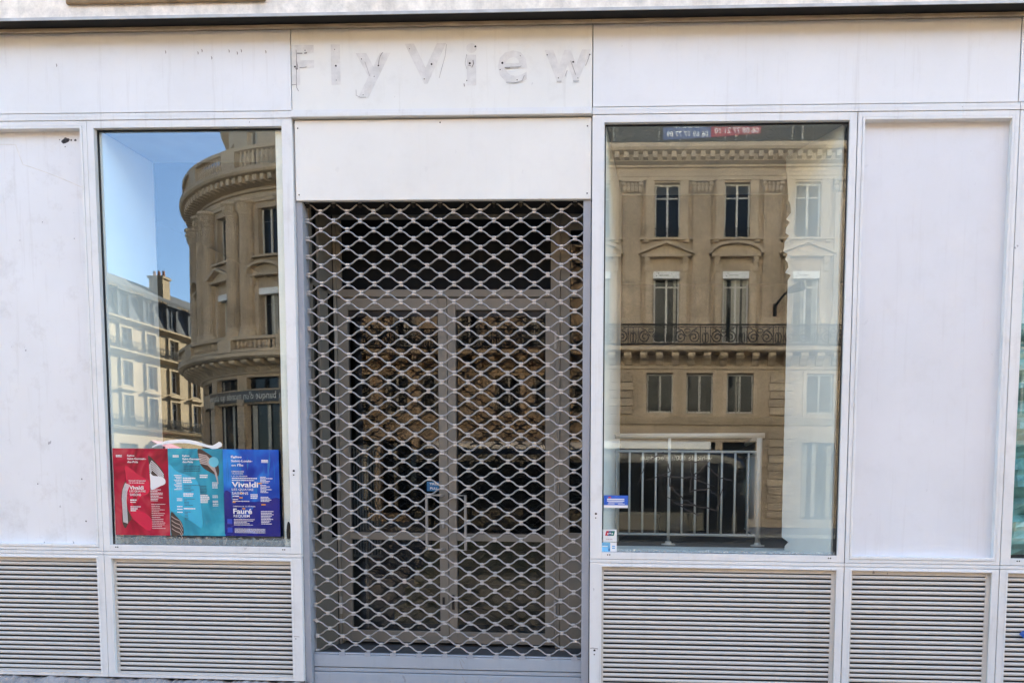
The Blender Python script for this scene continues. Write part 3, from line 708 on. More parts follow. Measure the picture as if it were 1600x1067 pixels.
# red poster
t, PP = poster('red concert poster for Vivaldi, leftmost in the window', -4.337, -3.905, 1.200, 1.854, swirl('red_poster', ((.3, (.22, .003, .018)), (.5, (.46, .008, .042)), (.7, (.54, .07, .09)))), .001)
blot(t, PP, 'bright_shape', [(.23, .80), (.45, .70), (.62, .63), (.63, .50), (.45, .42), (.40, .30), (.55, .26), (.68, .16), (.62, .05), (.45, .12), (.30, .22), (.27, .40), (.24, .6)], plain('bright_red_ink', (.66, .006, .06), rough=.25, var=.1))
blot(t, PP, 'scroll', [(.645, .92), (.78, .84), (.88, .76), (.92, .70), (.91, .66), (.80, .66), (.665, .70), (.655, .8)], 'brown_ink', .0007)
blot(t, PP, 'white_shape', [(.665, .72), (.72, .69), (.86, .68), (.93, .65), (.93, .60), (.84, .57), (.68, .53), (.665, .62)], 'wht_ink', .0009)
strands(t, PP, [(.655, .80), (.70, .86), (.80, .80), (.91, .70)], 5, (.005, -.10), 'wht_ink', .010)
blot(t, PP, 'scroll', [(.22, .62), (.16, .55), (.13, .44), (.14, .3), (.13, .15), (.18, .08), (.24, .14), (.30, .20), (.24, .30), (.21, .45)], 'brown_ink', .0007)
strands(t, PP, [(.215, .60), (.165, .52), (.145, .42), (.155, .15)], 5, (.07, -.015), 'wht_ink', .010)
word(t, PP, 'Église', .265, .905, .026, .13, .004, 'wht_ink'); word(t, PP, 'Saint-Germain-', .265, .872, .022, .34, .004, 'wht_ink'); word(t, PP, 'des-Prés', .265, .835, .022, .19, .004, 'wht_ink')
word(t, PP, 'Samedi 24 janvier', .275, .62, .018, .31, .003, 'wht_ink'); word(t, PP, '14, 21 & 28 février', .28, .597, .016, .28, .003, 'wht_ink')
word(t, PP, 'Vivaldi', .285, .528, .044, .255, .006, 'wht_ink'); word(t, PP, 'LES QUATRE', .285, .495, .026, .29, .0, 'wht_ink'); word(t, PP, 'SAISONS', .29, .455, .028, .20, .0, 'wht_ink')
lines(t, PP, [(.06, .915, .11, .010), (.06, .900, .11, .012), (.29, .40, .12, .014), (.29, .378, .10, .010), (.29, .325, .19, .010), (.29, .30, .13, .014), (.29, .278, .10, .014)]+[(.66, .525-.018*k, random.uniform(.12, .25), .007) for k in range(8)]
      + [(.67, .36-.0215*k, random.uniform(.10, .26), .005) for k in range(14)], 'wht_ink')
# teal poster
t, PP = poster('teal concert programme poster between the red and blue ones', -3.9035, -3.4765, 1.203, 1.856, swirl('teal_poster', ((.3, (.003, .20, .29)), (.5, (.005, .31, .43)), (.7, (.03, .40, .50)))), .006)
blot(t, PP, 'bright_shape', [(.0, .80), (.15, .74), (.40, .68), (.54, .60), (.57, .40), (.59, .10), (.45, .14), (.30, .20), (.15, .26), (.0, .34)], plain('cyan_ink', (.002, .42, .64), rough=.25, var=.08))
blot(t, PP, 'scroll', [(.55, 1.0), (.70, .96), (.86, .88), (.92, .78), (.90, .69), (.80, .72), (.64, .78), (.57, .86)], 'brown_ink', .0007)
strands(t, PP, [(.56, .94), (.70, .92), (.82, .84), (.88, .70)], 6, (.02, -.10), 'cream_ink', .014)
blot(t, PP, 'scroll', [(.02, .26), (.12, .22), (.22, .14), (.24, .02), (.12, .0), (.02, .0)], 'brown_ink', .0007)
strands(t, PP, [(.03, .22), (.10, .19), (.18, .17), (.23, .10)], 4, (.0, -.14), 'cream_ink', .010)
blot(t, PP, 'roundel', [(.83+.09*math.cos(k*math.pi/4), .85+.06*math.sin(k*math.pi/4)) for k in range(8)], plain('roundel_ink', (.10, .48, .60), rough=.3), .0016)
word(t, PP, 'Église', .265, .905, .026, .13, .004, 'wht_ink'); word(t, PP, 'Saint-Germain-', .265, .872, .022, .34, .004, 'wht_ink'); word(t, PP, 'des-Prés', .265, .838, .022, .19, .004, 'wht_ink')
lines(t, PP, [(.09, .915, .11, .010), (.09, .900, .11, .012)]+[(.26, v, random.uniform(.14, .24), .014) for v in (.655, .632, .610, .475, .452, .305)]+[(.57, v, random.uniform(.10, .2), .014) for v in (.69, .668, .46, .44, .42, .40, .38)]
      + [(.10+.02*(k % 3), .69-.018*k, .14-.02*(k % 3), .008) for k in range(10)]+[(.14, v, .10, .010) for v in (.42, .40, .33, .30, .265)]+[(.79, v, .10, .008) for v in (.61, .595, .58, .565, .55, .46, .44, .40, .385, .365, .345)], 'wht_ink')
lines(t, PP, [(.27, .58-.018*k, random.uniform(.12, .3), .007) for k in range(5)]+[(.27, .42-.018*k, random.uniform(.05, .25), .007) for k in range(5)]+[(.27, .27-.018*k, random.uniform(.04, .12), .007) for k in range(6)]+[(.57, .57-.018*k, .12, .007) for k in range(6)]+[(.28, .80-.02*k, .3, .008) for k in range(4)], plain('dark_teal_ink', (.004, .07, .11), rough=.3))
# blue poster
t, PP = poster('blue concert poster for Vivaldi and Fauré, rightmost in the window', -3.476, -3.046, 1.206, 1.854, swirl('blue_poster', ((.32, (.001, .03, .28)), (.5, (.001, .08, .44)), (.66, (.002, .24, .68))), 2.2, .8), .011)
blot(t, PP, 'dark_ground', [(.02, .52), (.3, .42), (.6, .40), (1.0, .44), (1.0, .2), (1.0, .0), (.5, .0), (.02, .0), (.0, .2)], plain('navy_ink', (.001, .012, .20), rough=.22, var=.3), .0005)
m = MB()
for k in range(26):
    u = random.uniform(.05, .98); v = random.uniform(.62, .98); m.ribbon(PP, [(u, v), (u+.006, v-.1), (u, v-random.uniform(.15, .3))], [.004, random.uniform(.008, .03), .002], .0007)
part('paint_runs', m, plain('azure_ink', (.01, .20, .55), rough=.25, var=.3), t, kind='stuff')
word(t, PP, 'Église', .15, .895, .036, .19, .005, 'wht_ink'); word(t, PP, 'Saint-Louis-', .15, .855, .026, .38, .005, 'wht_ink'); word(t, PP, "en l'Île", .155, .806, .032, .21, .005, 'wht_ink')
word(t, PP, 'DIMANCHES', .155, .738, .016, .22, .0, 'wht_ink'); word(t, PP, '18 JANVIER', .16, .712, .015, .20, .0, 'wht_ink'); word(t, PP, '1 & 22 FÉVRIER', .155, .686, .016, .28, .0, 'wht_ink')
word(t, PP, 'Vivaldi', .15, .565, .062, .47, .008, 'wht_ink'); word(t, PP, 'LES QUATRE', .15, .522, .030, .385, .001, 'wht_ink'); word(t, PP, 'SAISONS', .15, .48, .030, .29, .001, 'wht_ink')
word(t, PP, 'DIMANCHE 15 FÉVRIER', .165, .338, .016, .40, .001, 'wht_ink'); word(t, PP, 'Fauré', .165, .257, .062, .335, .008, 'wht_ink'); word(t, PP, 'REQUIEM', .17, .212, .036, .285, .001, 'wht_ink')
lines(t, PP, [(.155, .663, .45, .010), (.155, .64, .40, .009), (.69, .865, .12, .018), (.69, .85, .12, .010), (.16, .455, .12, .012), (.16, .42, .10, .010), (.16, .40, .30, .007), (.48, .475, .13, .012), (.48, .455, .13, .012), (.48, .435, .12, .012)]
      + [(.66, .68-.016*k, random.uniform(.1, .24), .008) for k in range(5)]+[(.66, .585-.016*k, random.uniform(.1, .22), .008) for k in range(6)]+[(.66, .45-.016*k, random.uniform(.1, .2), .008) for k in range(4)]
      + [(.66, .285-.018*k, random.uniform(.14, .25), .008) for k in range(9)]+[(.17, .19-.016*k, random.uniform(.2, .42), .006) for k in range(5)]+[(.18, .08-.014*k, .55, .006) for k in range(4)], 'wht_ink')
m = MB()
for u, v, w_ in ((.61, .605, .08), (.28, .437, .06), (.16, .385, .05), (.33, .312, .05), (.67, .36, .08), (.30, .49, .05)):
    m.v += [tuple(PP(a, .0018, b)) for a, b in ((u, v), (u+w_, v), (u+w_, v+.014), (u, v+.014))]; q = len(m.v)-4; m.f.append((q, q+1, q+2, q+3))
part('orange_mark', m, plain('orange_ink', (.75, .30, .03), rough=.3), t, kind='stuff')
for v in (.14, .04):
    m = MB(); m.v += [tuple(PP(a, .0012, b)) for a, b in ((.05, v), (.14, v), (.14, v+.058), (.05, v+.058))]; q = len(m.v)-4; m.f.append((q, q+1, q+2, q+3))
    part('square_mark', m, plain('mid_blue_ink', (.01, .06, .45), rough=.3), t)
# pale dust caked along the foot of the panes
dm, nd, lk, p = newmat('caked_dust'); nd.remove(p)
d = nd.new('ShaderNodeBsdfDiffuse'); d.inputs[0].default_value = (.50, .53, .51, 1); tt = nd.new('ShaderNodeBsdfTransparent')
mx = nd.new('ShaderNodeMixShader'); lk.new(ramp(nd, lk, noise(nd, lk, 26, detail=6, rough=.65), .32, .72, .12, .62), mx.inputs[0]); lk.new(tt.outputs[0], mx.inputs[1]); lk.new(d.outputs[0], mx.inputs[2]); lk.new(mx.outputs[0], nd['Material Output'].inputs[0])
for pane_of, a, b, h in ((wB, -4.352, -2.964, .066), (wC, -.508, 1.084, .020)):
    n = 60; top = [(a+(b-a)*i/n, 1.132+h*random.uniform(.75, 1.0)) for i in range(n+1)]
    m = MB()
    for (x0, z0), (x1, z1) in zip(top, top[1:]): m.quad((x0, .0385, 1.131), (x1, .0385, 1.131), (x1, .0385, z1), (x0, .0385, z0))
    part('dust', m, dm, pane_of)
# white paint sweep over the posters
sw = [(-4.03, 1.866), (-3.98, 1.886), (-3.93, 1.899), (-3.88, 1.907), (-3.83, 1.911), (-3.78, 1.912), (-3.735, 1.908), (-3.68, 1.898), (-3.637, 1.887), (-3.59, 1.874), (-3.56, 1.868), (-3.53, 1.876), (-3.50, 1.892), (-3.492, 1.9)]
tag(part('paint_sweep', MB().ribbon(PF, sw, [.006, .014, .022, .026, .026, .028, .028, .026, .022, .018, .026, .036, .040, .02], .0016), 'white'), 'white arc of spray paint above the posters', 'graffiti')
# scribbled tag on the wide window
m = MB(); random.seed(21)
for pts in ([(-.36, 1.62), (-.30, 1.80), (-.18, 1.86), (-.12, 1.72), (-.30, 1.66)], [(-.10, 1.86), (-.13, 1.62), (-.02, 1.52), (.10, 1.46)], [(-.05, 1.80), (.06, 1.79), (.16, 1.81), (.04, 1.68), (.20, 1.62)],
            [(.02, 1.86), (.03, 1.70), (.02, 1.58), (.16, 1.60), (.22, 1.55)], [(.14, 1.78), (.24, 1.68), (.33, 1.66)], [(-.10, 1.50), (.05, 1.48), (.22, 1.44), (.26, 1.60)], [(-.22, 1.70), (-.02, 1.68), (.10, 1.69)],
            [(-.15, 1.54), (.0, 1.44), (.10, 1.40)]):
    out = []
    for i in range(len(pts)-1):
        for k in range(5):
            q = k/5; out.append((pts[i][0]*(1-q)+pts[i+1][0]*q+random.uniform(-.006, .006), pts[i][1]*(1-q)+pts[i+1][1]*q+random.uniform(-.006, .006)))
    out.append(pts[-1]); m.ribbon(PF, out, [.004+.006*math.sin(math.pi*i/len(out)) for i in range(len(out))], .0006)
tag(part('scribbled_tag', m, plain('black_marker', (.02, .02, .022), rough=.5)), 'thin black scribbled tag low on the wide window', 'graffiti')
random.seed(11)
# cards at the lower left of the wide window
c = tag(part('payment_card', MB().box(-.608, -.431, GY-.003, GY-.001, 1.453, 1.545), plain('royal_blue', (.02, .13, .58), rough=.3)), 'blue notice card with white lines on the wide window', 'sticker')
CF = lambda s, o, z: Vector((s, GY-.003-o, z))
m = MB().box(-.608, -.431, GY-.0035, GY-.0028, 1.4535, 1.473); part('white_band', m, 'white', c)
m = MB()
for z, a, b, h in ((1.512, -.585, -.458, .009), (1.500, -.585, -.458, .007), (1.490, -.575, -.47, .004), (1.481, -.58, -.53, .004), (1.481, -.505, -.455, .004)):
    m.box(a, b, GY-.0036, GY-.0029, z, z+h)
part('print_line', m, 'white', c); part('red_mark', MB().box(-.575, -.557, GY-.0037, GY-.0029, 1.524, 1.535), 'residue' if False else plain('small_red', (.7, .08, .06)), c)
c = tag(part('payment_card', MB().box(-.6225, -.512, GY-.003, GY-.001, 1.2045, 1.294), 'white'), 'white card with red, blue and green slanted bars', 'sticker')
for a, b, col, nm in ((-.598, -.577, (.62, .02, .05), 'red_bar'), (-.579, -.556, (.01, .07, .22), 'blue_bar'), (-.558, -.534, (.0, .16, .14), 'green_bar')):
    part(nm, MB().prism(CF, [(a, 1.248), (b, 1.248), (b+.009, 1.283), (a+.009, 1.283)], .0002+.0003*(nm != 'red_bar')+.0003*(nm == 'green_bar'), .0006+.0003*(nm != 'red_bar')+.0003*(nm == 'green_bar')), plain(nm+'_ink', col, rough=.3), c)
m = MB(); [m.box(-.582+.016*k, -.572+.016*k, GY-.0048, GY-.004, 1.258+.003*(k % 2), 1.268+.003*(k % 2)) for k in range(3)]; part('white_sign', m, 'white', c)
m = MB()
for k in range(4): m.box(-.588+.012*k, -.58+.012*k, GY-.0036, GY-.0029, 1.217, 1.226)
part('small_print', m, plain('pink_print', (.6, .45, .47)), c)
c = tag(part('payment_card', MB().box(-.6225, -.512, GY-.003, GY-.001, 1.1295, 1.1985), 'white'), 'light blue and white card at the bottom corner of the wide window', 'sticker')
part('blue_half', MB().box(-.6215, -.559, GY-.0037, GY-.0029, 1.1305, 1.1975), plain('sky_blue_print', (.16, .52, .78), rough=.3, var=.25, vsc=20), c)
part('tower_mark', MB().prism(CF, [(-.574, 1.136), (-.570, 1.160), (-.569, 1.188), (-.566, 1.160), (-.561, 1.136)], .0008, .001), plain('tower_ink', (.02, .12, .30)), c)
m = MB().box(-.546, -.524, GY-.0037, GY-.0029, 1.152, 1.160).box(-.546, -.524, GY-.0037, GY-.0029, 1.166, 1.174); part('print_line', m, plain('blue_print', (.1, .35, .65)), c)
part('white_line', MB().box(-.617, -.578, GY-.0042, GY-.0036, 1.166, 1.172), 'white', c)
# black wedge and cord at the right edge of the poster window
tag(part('door_wedge', MB().sweep(lambda s, o, z: Vector((o, s, z)), .012, .03, [(-2.992, 1.196), (-2.983, 1.186), (-2.974, 1.196), (-2.970, 1.26), (-2.974, 1.305), (-2.982, 1.318), (-2.988, 1.300), (-2.994, 1.25)], 1), 'black'), 'black plastic cord weight hanging at the poster window frame', 'cord weight')
tag(part('cord', MB().tube([(-2.968+.003*math.sin(i*.7), .027, 1.318+.36*i/8) for i in range(9)]+[(-2.963, .027, 2.4), (-2.961, .027, 3.3), (-2.962, .027, 4.1)], .0022, 5), 'black'), 'thin black cord along the right frame of the poster window', 'cord')
tag(part('paint_splash', MB().prism(SF, [(2.405, .585), (2.43, .61), (2.47, .61), (2.48, .57), (2.46, .54), (2.435, .56)], .006, .0075), plain('blue_spray', (.01, .10, .42), rough=.4)), 'blue sprayed splash on the louvre at the right edge', 'graffiti')

# ------------------------------------------------------------------ the corner building across the street (seen in the glass)
YF = -27.34
FM = lambda s, o, z: Vector((s, YF+o, z))
DC = (-16.275, -39.445); DR = 10.695
FD = lambda s, o, z: Vector((DC[0]+(DR+o)*math.sin(s), DC[1]+(DR+o)*math.cos(s), z))   # s is the angle round the drum
cb = thing('corner_building', 'shaded stone corner building with a rounded turret, mirrored in the glass', 'building', (0, YF, 0))
def spiral(F, cx, cz, r, turns, a0, sgn, o, n=22):
    return [F(cx+sgn*r*(1-.82*i/n)*math.cos(a0+turns*2*math.pi*i/n), o, cz+r*(1-.82*i/n)*math.sin(a0+turns*2*math.pi*i/n)) for i in range(n+1)]
def ironwork(F, s0, s1, z0, z1, o, k=1.0, mot=1.46):
    m = MB(); n = max(1, round((s1-s0)/mot)); L = (s1-s0)/n; h = z1-z0
    q = max(1, int(abs(s1-s0)*k/1.0))
    for z, r in ((z1, .045), (z0+.05, .035), (z1-.10, .022)):
        m.tube([F(s0+(s1-s0)*i/q, o, z) for i in range(q+1)], r, 4)
    for i in range(n):
        a = s0+L*i
        m.tube([F(a, o, z0), F(a, o, z1)], .026, 4); m.tube([F(a+L*.28, o, z0+.05), F(a+L*.28, o, z1-.1)], .020, 4)
        r = h*.30
        for sg, c in ((1, a+L*.46), (-1, a+L*.82)):
            m.tube(spiral(F, c, z0+.08+r, r/k, 1.6, math.pi*.5, sg, o) if k == 1 else [F(c+sg*(r/k)*(1-.82*j/22)*math.cos(math.pi*.5+3.2*math.pi*j/22), o, z0+.08+r+r*(1-.82*j/22)*math.sin(math.pi*.5+3.2*math.pi*j/22)) for j in range(23)], .030, 4)
            m.tube([F(c+sg*r*.9/k, o, z0+.1+r), F(c+sg*r*.2/k, o, z0+h*.72), F(c-sg*r*.6/k, o, z1-.14)], .026, 4)
        rr = h*.14
        for sg in (1, -1): m.tube([F(a+L*.14+sg*(rr*.55+rr*.5*math.cos(t))/k, o, z0+h*.36+rr*1.8*math.sin(t)) for t in [j*math.pi/5 for j in range(11)]], .024, 4)
        m.tube([F(a+L*.14, o, z0+.05), F(a+L*.14, o, z1-.1)], .020, 4)
        m.tube([F(a+L*.64+(rr*math.cos(t))/k, o, z1-.24+rr*.7*math.sin(t)) for t in [j*math.pi/4 for j in range(9)]], .022, 4)
    return m
BS = 2.915; bays = [-1.0+BS*k for k in range(-5, 7)]
XL, XR = -16.2, 18.6
ops = []
for c in bays: ops += [(c-.53, c+.53, 12.04, 14.30), (c-.54, c+.54, 7.75, 10.68)]
ent = []
for j in range(-2, 3):
    for q in (-1.22, .47, 2.18):
        x = q+6.75*j
        if XL+.8 < x < XR-.8: ent.append(x)
ops += [(x-.56, x+.56, 4.80, 6.47) for x in ent]
gfo = []
for j in range(-2, 3):
    for q in (-1.22, .47, 2.18):
        x = q+6.75*j
        if XL+1 < x < XR-1: gfo.append((x-.70, x+.70, .35, 3.60))
ops += gfo
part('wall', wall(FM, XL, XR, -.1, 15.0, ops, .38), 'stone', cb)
# mouldings
def course(F, s0, s1, n, prof, mat='stone_lt', name='cornice'): return part(name, MB().sweep(F, s0, s1, prof, n), mat, cb)
CORN = [(-.1, 14.95), (.30, 15.05), (.34, 15.30), (.72, 15.33), (.80, 15.42), (.80, 15.58), (-.1, 15.64)]
ARCH = [(-.05, 14.36), (.10, 14.36), (.12, 14.48), (.15, 14.50), (.17, 14.60), (.20, 14.68), (-.05, 14.70)]
SLAB = [(-.1, 7.22), (.85, 7.24), (.95, 7.30), (.95, 7.44), (-.1, 7.48)]
LOWC = [(-.05, 4.30), (.10, 4.32), (.14, 4.40), (.22, 4.52), (.26, 4.62), (-.05, 4.66)]
BAND = [(-.05, 6.62), (.08, 6.64), (.10, 6.76), (-.05, 6.80)]
FRZ = [(-.05, 14.86), (.12, 14.88), (.14, 14.95), (-.05, 14.97)]
for pr, nm in ((CORN, 'cornice'), (ARCH, 'architrave'), (SLAB, 'balcony_slab'), (LOWC, 'string_course'), (BAND, 'string_course'), (FRZ, 'string_course')): course(FM, XL, XR, 1, pr, name=nm)
m = MB(); x = XL+.1
while x < XR-.3: m.fbox(FM, x, x+.19, .30, .62, 15.08, 15.31); x += .392
part('modillions', m, 'stone_lt', cb, kind='stuff')
m = MB(); x = XL+.1
while x < XR-.3: m.fbox(FM, x, x+.07, .02, .20, 4.44, 4.52); x += .14
part('dentils', m, 'stone_lt', cb, kind='stuff')
x = XL+.2
while x < XR-.4:
    part('bracket', MB().sweep(lambda s, o, z: FM(s, o, z), x, x+.30, [(0, 6.74), (.22, 6.80), (.36, 6.94), (.62, 7.00), (.74, 7.10), (.74, 7.225), (0, 7.225)], 1), 'stone_lt', cb); x += .665
for i, c in enumerate(bays):
    window(FM, c-.53, c+.53, 12.04, 14.30, cb, depth=.28, rail=True)
    window(FM, c-.54, c+.54, 7.75, 10.68, cb, depth=.30, transom=.80, curt=1)
    bl = part('blind_box', MB().fbox(FM, c-.55, c+.55, -.2, .03, 10.39, 10.675), 'blind', cb)
    part('emblem', MB().fbox(FM, c-.28, c+.12, .031, .034, 10.50, 10.525).fbox(FM, c-.36, c-.31, .031, .034, 10.58, 10.62).fbox(FM, c-.42, c-.37, .031, .034, 10.47, 10.51), 'iron', bl)
    part('window_sill', MB().fbox(FM, c-1.16, c+1.16, .0, .20, 11.94, 12.02).fbox(FM, c-.95, c-.75, 0, .14, 11.84, 11.94).fbox(FM, c+.75, c+.95, 0, .14, 11.84, 11.94), 'stone_lt', cb)
    for sg in (-1, 1):
        part('jamb', MB().fbox(FM, c+sg*.72-.17, c+sg*.72+.17, 0, .07, 12.05, 14.385), 'stone_lt', cb)
        part('jamb', MB().fbox(FM, c+sg*.72-.14, c+sg*.72+.14, 0, .08, 7.66, 11.0), 'stone_lt', cb)
        part('console', MB().sweep(FM, c+sg*.80-.11, c+sg*.80+.11, [(.08, 10.62), (.14, 10.68), (.16, 10.9), (.26, 11.05), (.30, 11.20), (.08, 11.20)], 1), 'stone_lt', cb)
    k = i-5
    m = MB(); m.fbox(FM, c-1.02, c+1.02, .0, .34, 11.21, 11.30)
    if k % 2 == 0:
        m.prism(FM, [(c-1.15, 11.30), (c+1.15, 11.30), (c+1.15, 11.38), (c, 11.84), (c-1.15, 11.38)], 0, .16)
        for sg in (-1, 1): m.prism(FM, [(c+sg*1.17, 11.302), (c+sg*1.17, 11.40), (c, 11.86), (c, 11.74)], .16, .40)
    else:
        arc = [(c+1.15*math.cos(t), 11.32+.52*math.sin(t)) for t in [math.pi*j/12 for j in range(13)]]
        m.prism(FM, arc, 0, .16)
        for (a, b), (d, e) in zip(arc, arc[1:]): m.prism(FM, [(a, b), (d, e), (c+(d-c)*.88, 11.32+(e-11.32)*.78), (c+(a-c)*.88, 11.32+(b-11.32)*.78)], .16, .40)
    part('pediment', m, 'stone_lt', cb)
    px = c+BS/2
    if px < XR:
        p = part('pilaster', MB().fbox(FM, px-.36, px+.36, 0, .16, 8.75, 13.72).fbox(FM, px-.26, px+.26, .16, .175, 9.1, 13.4), 'stone', cb)
        part('base', MB().fbox(FM, px-.48, px+.48, 0, .26, 7.66, 8.50).fbox(FM, px-.43, px+.43, 0, .23, 8.50, 8.64).fbox(FM, px-.39, px+.39, 0, .19, 8.64, 8.76), 'stone_lt', p)
        m = MB().fbox(FM, px-.45, px+.45, 0, .26, 14.26, 14.38).fbox(FM, px-.38, px+.38, 0, .18, 13.71, 13.80)
        for q in range(5): m.lathe(tuple(FM(px-.32+.16*q, .18, 13.98)), [(.02, -.17), (.09, -.08), (.10, .02), (.06, .10), (.10, .18), (.03, .26)], 6)
        for sg in (-1, 1): m.lathe(tuple(FM(px+sg*.36, .20, 14.16)), [(.02, -.12), (.12, -.04), (.12, .05), (.03, .10)], 6)
        part('capital', m, 'stone_lt', p)
for x in ent:
    wf = window(FM, x-.56, x+.56, 4.80, 6.47, cb, depth=.30, curt=.2, transom=.0)
    m = MB()
    for q in range(7): m.tube([FM(x-.48+.16*q, -.08, 4.82), FM(x-.48+.16*q, -.08, 6.1)], .012, 4)
    m.tube([FM(x-.55, -.08, 5.0), FM(x+.55, -.08, 5.0)], .014, 4); m.tube([FM(x-.55, -.08, 6.1), FM(x+.55, -.08, 6.1)], .014, 4)
    part('window_bars', m, 'iron', wf)
    part('surround', MB().fbox(FM, x-.72, x-.57, 0, .07, 4.70, 6.58).fbox(FM, x+.57, x+.72, 0, .07, 4.70, 6.58).fbox(FM, x-.57, x+.57, 0, .07, 6.48, 6.58), 'stone_lt', cb)
for a, b, c, d in gfo:
    window(FM, a, b, c, d, cb, depth=.30, transom=.72, fr='iron', curt=.5)
# rusticated piers, block by block
for j in range(-2, 3):
    pc = -2.85+6.75*j
    for k in range(19):
        z = .38+.335*k
        if z > 6.4: break
        if 4.2 < z+.30 and z < 4.7: continue
        if XL < pc-.5 and pc+.5 < XR:
            part('stone_block', MB().fbox(FM, pc-.52+(.06 if k % 2 else 0), pc+.50-(.06 if k % 2 else 0), -.02, .13+random.uniform(-.006, .006), z, z+.315), 'stone_lt' if random.random() < .5 else 'stone', cb, bevel=.02)
part('socle', MB().fbox(FM, XL, XR, -.02, .16, -.1, .35), 'stone', cb)
part('balcony_railing', ironwork(FM, XL+.3, XR-.3, 7.48, 8.31, .86), 'iron', cb)
part('terrace_railing', ironwork(FM, XL+.3, XR-.3, 15.66, 16.62, .55), 'iron', cb)
# attic and roof of the straight wing
ATT = lambda s, o, z: FM(s, o-1.9, z)
aops = [(c-.5, c+.5, 16.1, 18.0) for c in bays if XL+1 < c < XR-1]
part('attic_wall', wall(ATT, XL, XR, 15.9, 18.6, aops, .3), 'slate', cb)
for a, b, c, d in aops: window(ATT, a, b, c, d, cb, depth=.2)
part('roof', MB().sweep(FM, XL, XR, [(-1.6, 18.55), (-1.55, 18.75), (-3.6, 21.2), (-9.5, 22.0), (-12.5, 18.6)], 1), 'slate', cb)
part('terrace', MB().fbox(FM, XL, XR, -1.95, -.05, 15.4, 15.62), 'stone', cb)
part('side_wall', MB().fbox(FM, XR-.3, XR, -12.3, -.4, -.1, 18.55).fbox(FM, XL+.1, XR-.3, -12.3, -12.0, -.1, 18.55), 'stone', cb)
# the rounded turret at the corner
A0, A1 = R(-128), R(12); NA = 70
wins = [R(-15.5-17*k) for k in range(-1, 6)]; hw = .55/DR
dops = []
for a in wins: dops += [(a-hw, a+hw, 11.95, 14.05), (a-hw, a+hw, 7.8, 10.5)]
eops = []
for k in range(-1, 6):
    a = R(-18.5-14.3*k); eops.append((a-R(5.3), a+R(5.3), 5.98, 6.52)); eops.append((a-R(5.6), a+R(5.6), .7, 5.3))
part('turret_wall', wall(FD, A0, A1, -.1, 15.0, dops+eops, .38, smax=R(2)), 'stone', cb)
for a in wins:
    window(FD, a-hw, a+hw, 11.95, 14.05, cb, depth=.28, rail=False, ft=.07/DR if False else .006)
    window(FD, a-hw, a+hw, 7.8, 10.5, cb, depth=.30, ft=.006, curt=.6)
    part('blind_box', MB().fbox(FD, a-hw*1.02, a+hw*1.02, -.2, .03, 10.22, 10.50), 'blind', cb)
def fsill(F, a, z0, z1, w_, o): return MB().fbox(F, a-w_/DR, a+w_/DR, 0, o, z0, z1, 3)
for i, a in enumerate(wins):
    part('window_sill', fsill(FD, a, 11.84, 11.93, 1.0, .22), 'stone_lt', cb)
    m = MB(); w_ = 1.05/DR; m.fbox(FD, a-w_*.92, a+w_*.92, 0, .34, 10.98, 11.08, 2)
    if i % 2 == 0:
        m.prism(FD, [(a-w_, 11.08), (a, 11.08), (a+w_, 11.08), (a+w_, 11.16), (a, 11.62), (a-w_, 11.16)], 0, .16)
        for sg in (-1, 1): m.prism(FD, [(a+sg*w_*1.02, 11.082), (a+sg*w_*1.02, 11.19), (a, 11.66), (a, 11.53)], .16, .42)
    else:
        arc = [(a+w_*math.cos(t), 11.1+.52*math.sin(t)) for t in [math.pi*j/10 for j in range(11)]]
        m.prism(FD, arc, 0, .16)
        for (x, z), (x2, z2) in zip(arc, arc[1:]): m.prism(FD, [(x, z), (x2, z2), (a+(x2-a)*.88, 11.1+(z2-11.1)*.78), (a+(x-a)*.88, 11.1+(z-11.1)*.78)], .16, .42)
    part('pediment', m, 'stone_lt', cb)
    for sg in (-1, 1):
        part('jamb', MB().fbox(FD, a+sg*.72/DR-.14/DR, a+sg*.72/DR+.14/DR, 0, .07, 7.7, 10.9), 'stone_lt', cb)
        part('console', MB().fbox(FD, a+sg*.80/DR-.09/DR, a+sg*.80/DR+.09/DR, .07, .26, 10.6, 10.975), 'stone_lt', cb)
for k in range(-1, 6):
    for dq in (-2.5, 2.5):
        a = R(-24-17*k+dq)
        if not (A0 < a < A1): continue
        p = FD(a, .12, 0)
        prof = [(.34, 8.75), (.345, 10.5), (.32, 12.5), (.295, 13.72)]
        m = MB(); nf = 20; base = len(m.v)          # fluted shaft
        for h_i, (r, z) in enumerate(prof):
            for j in range(nf*2):
                t = math.pi*j/nf; rr = r*(1.0 if j % 2 == 0 else .93); m.v.append((p.x+rr*math.cos(t), p.y+rr*math.sin(t), z))
        for h_i in range(len(prof)-1):
            for j in range(nf*2):
                j2 = (j+1) % (nf*2); m.f.append((h_i*nf*2+j, h_i*nf*2+j2, (h_i+1)*nf*2+j2, (h_i+1)*nf*2+j))
        cl = part('column', m, 'stone', cb)
        part('base', MB().lathe((p.x, p.y, 0), [(.46, 7.7), (.46, 8.45), (.42, 8.47), (.42, 8.56), (.38, 8.62), (.40, 8.68), (.35, 8.76)], 14), 'stone_lt', cl)
        m = MB().lathe((p.x, p.y, 0), [(.30, 13.70), (.34, 13.76), (.31, 13.80), (.40, 13.95), (.34, 14.0), (.46, 14.16), (.40, 14.2), (.50, 14.28), (.50, 14.38)], 12)
        for j in range(6):
            t = j*math.pi/3; m.lathe((p.x+.38*math.cos(t), p.y+.38*math.sin(t), 14.05), [(.02, -.15), (.10, -.05), (.11, .06), (.03, .14)], 5)
        part('capital', m, 'stone_lt', cl)
sh = lambda prof, dz: [(o, z+dz) for o, z in prof]
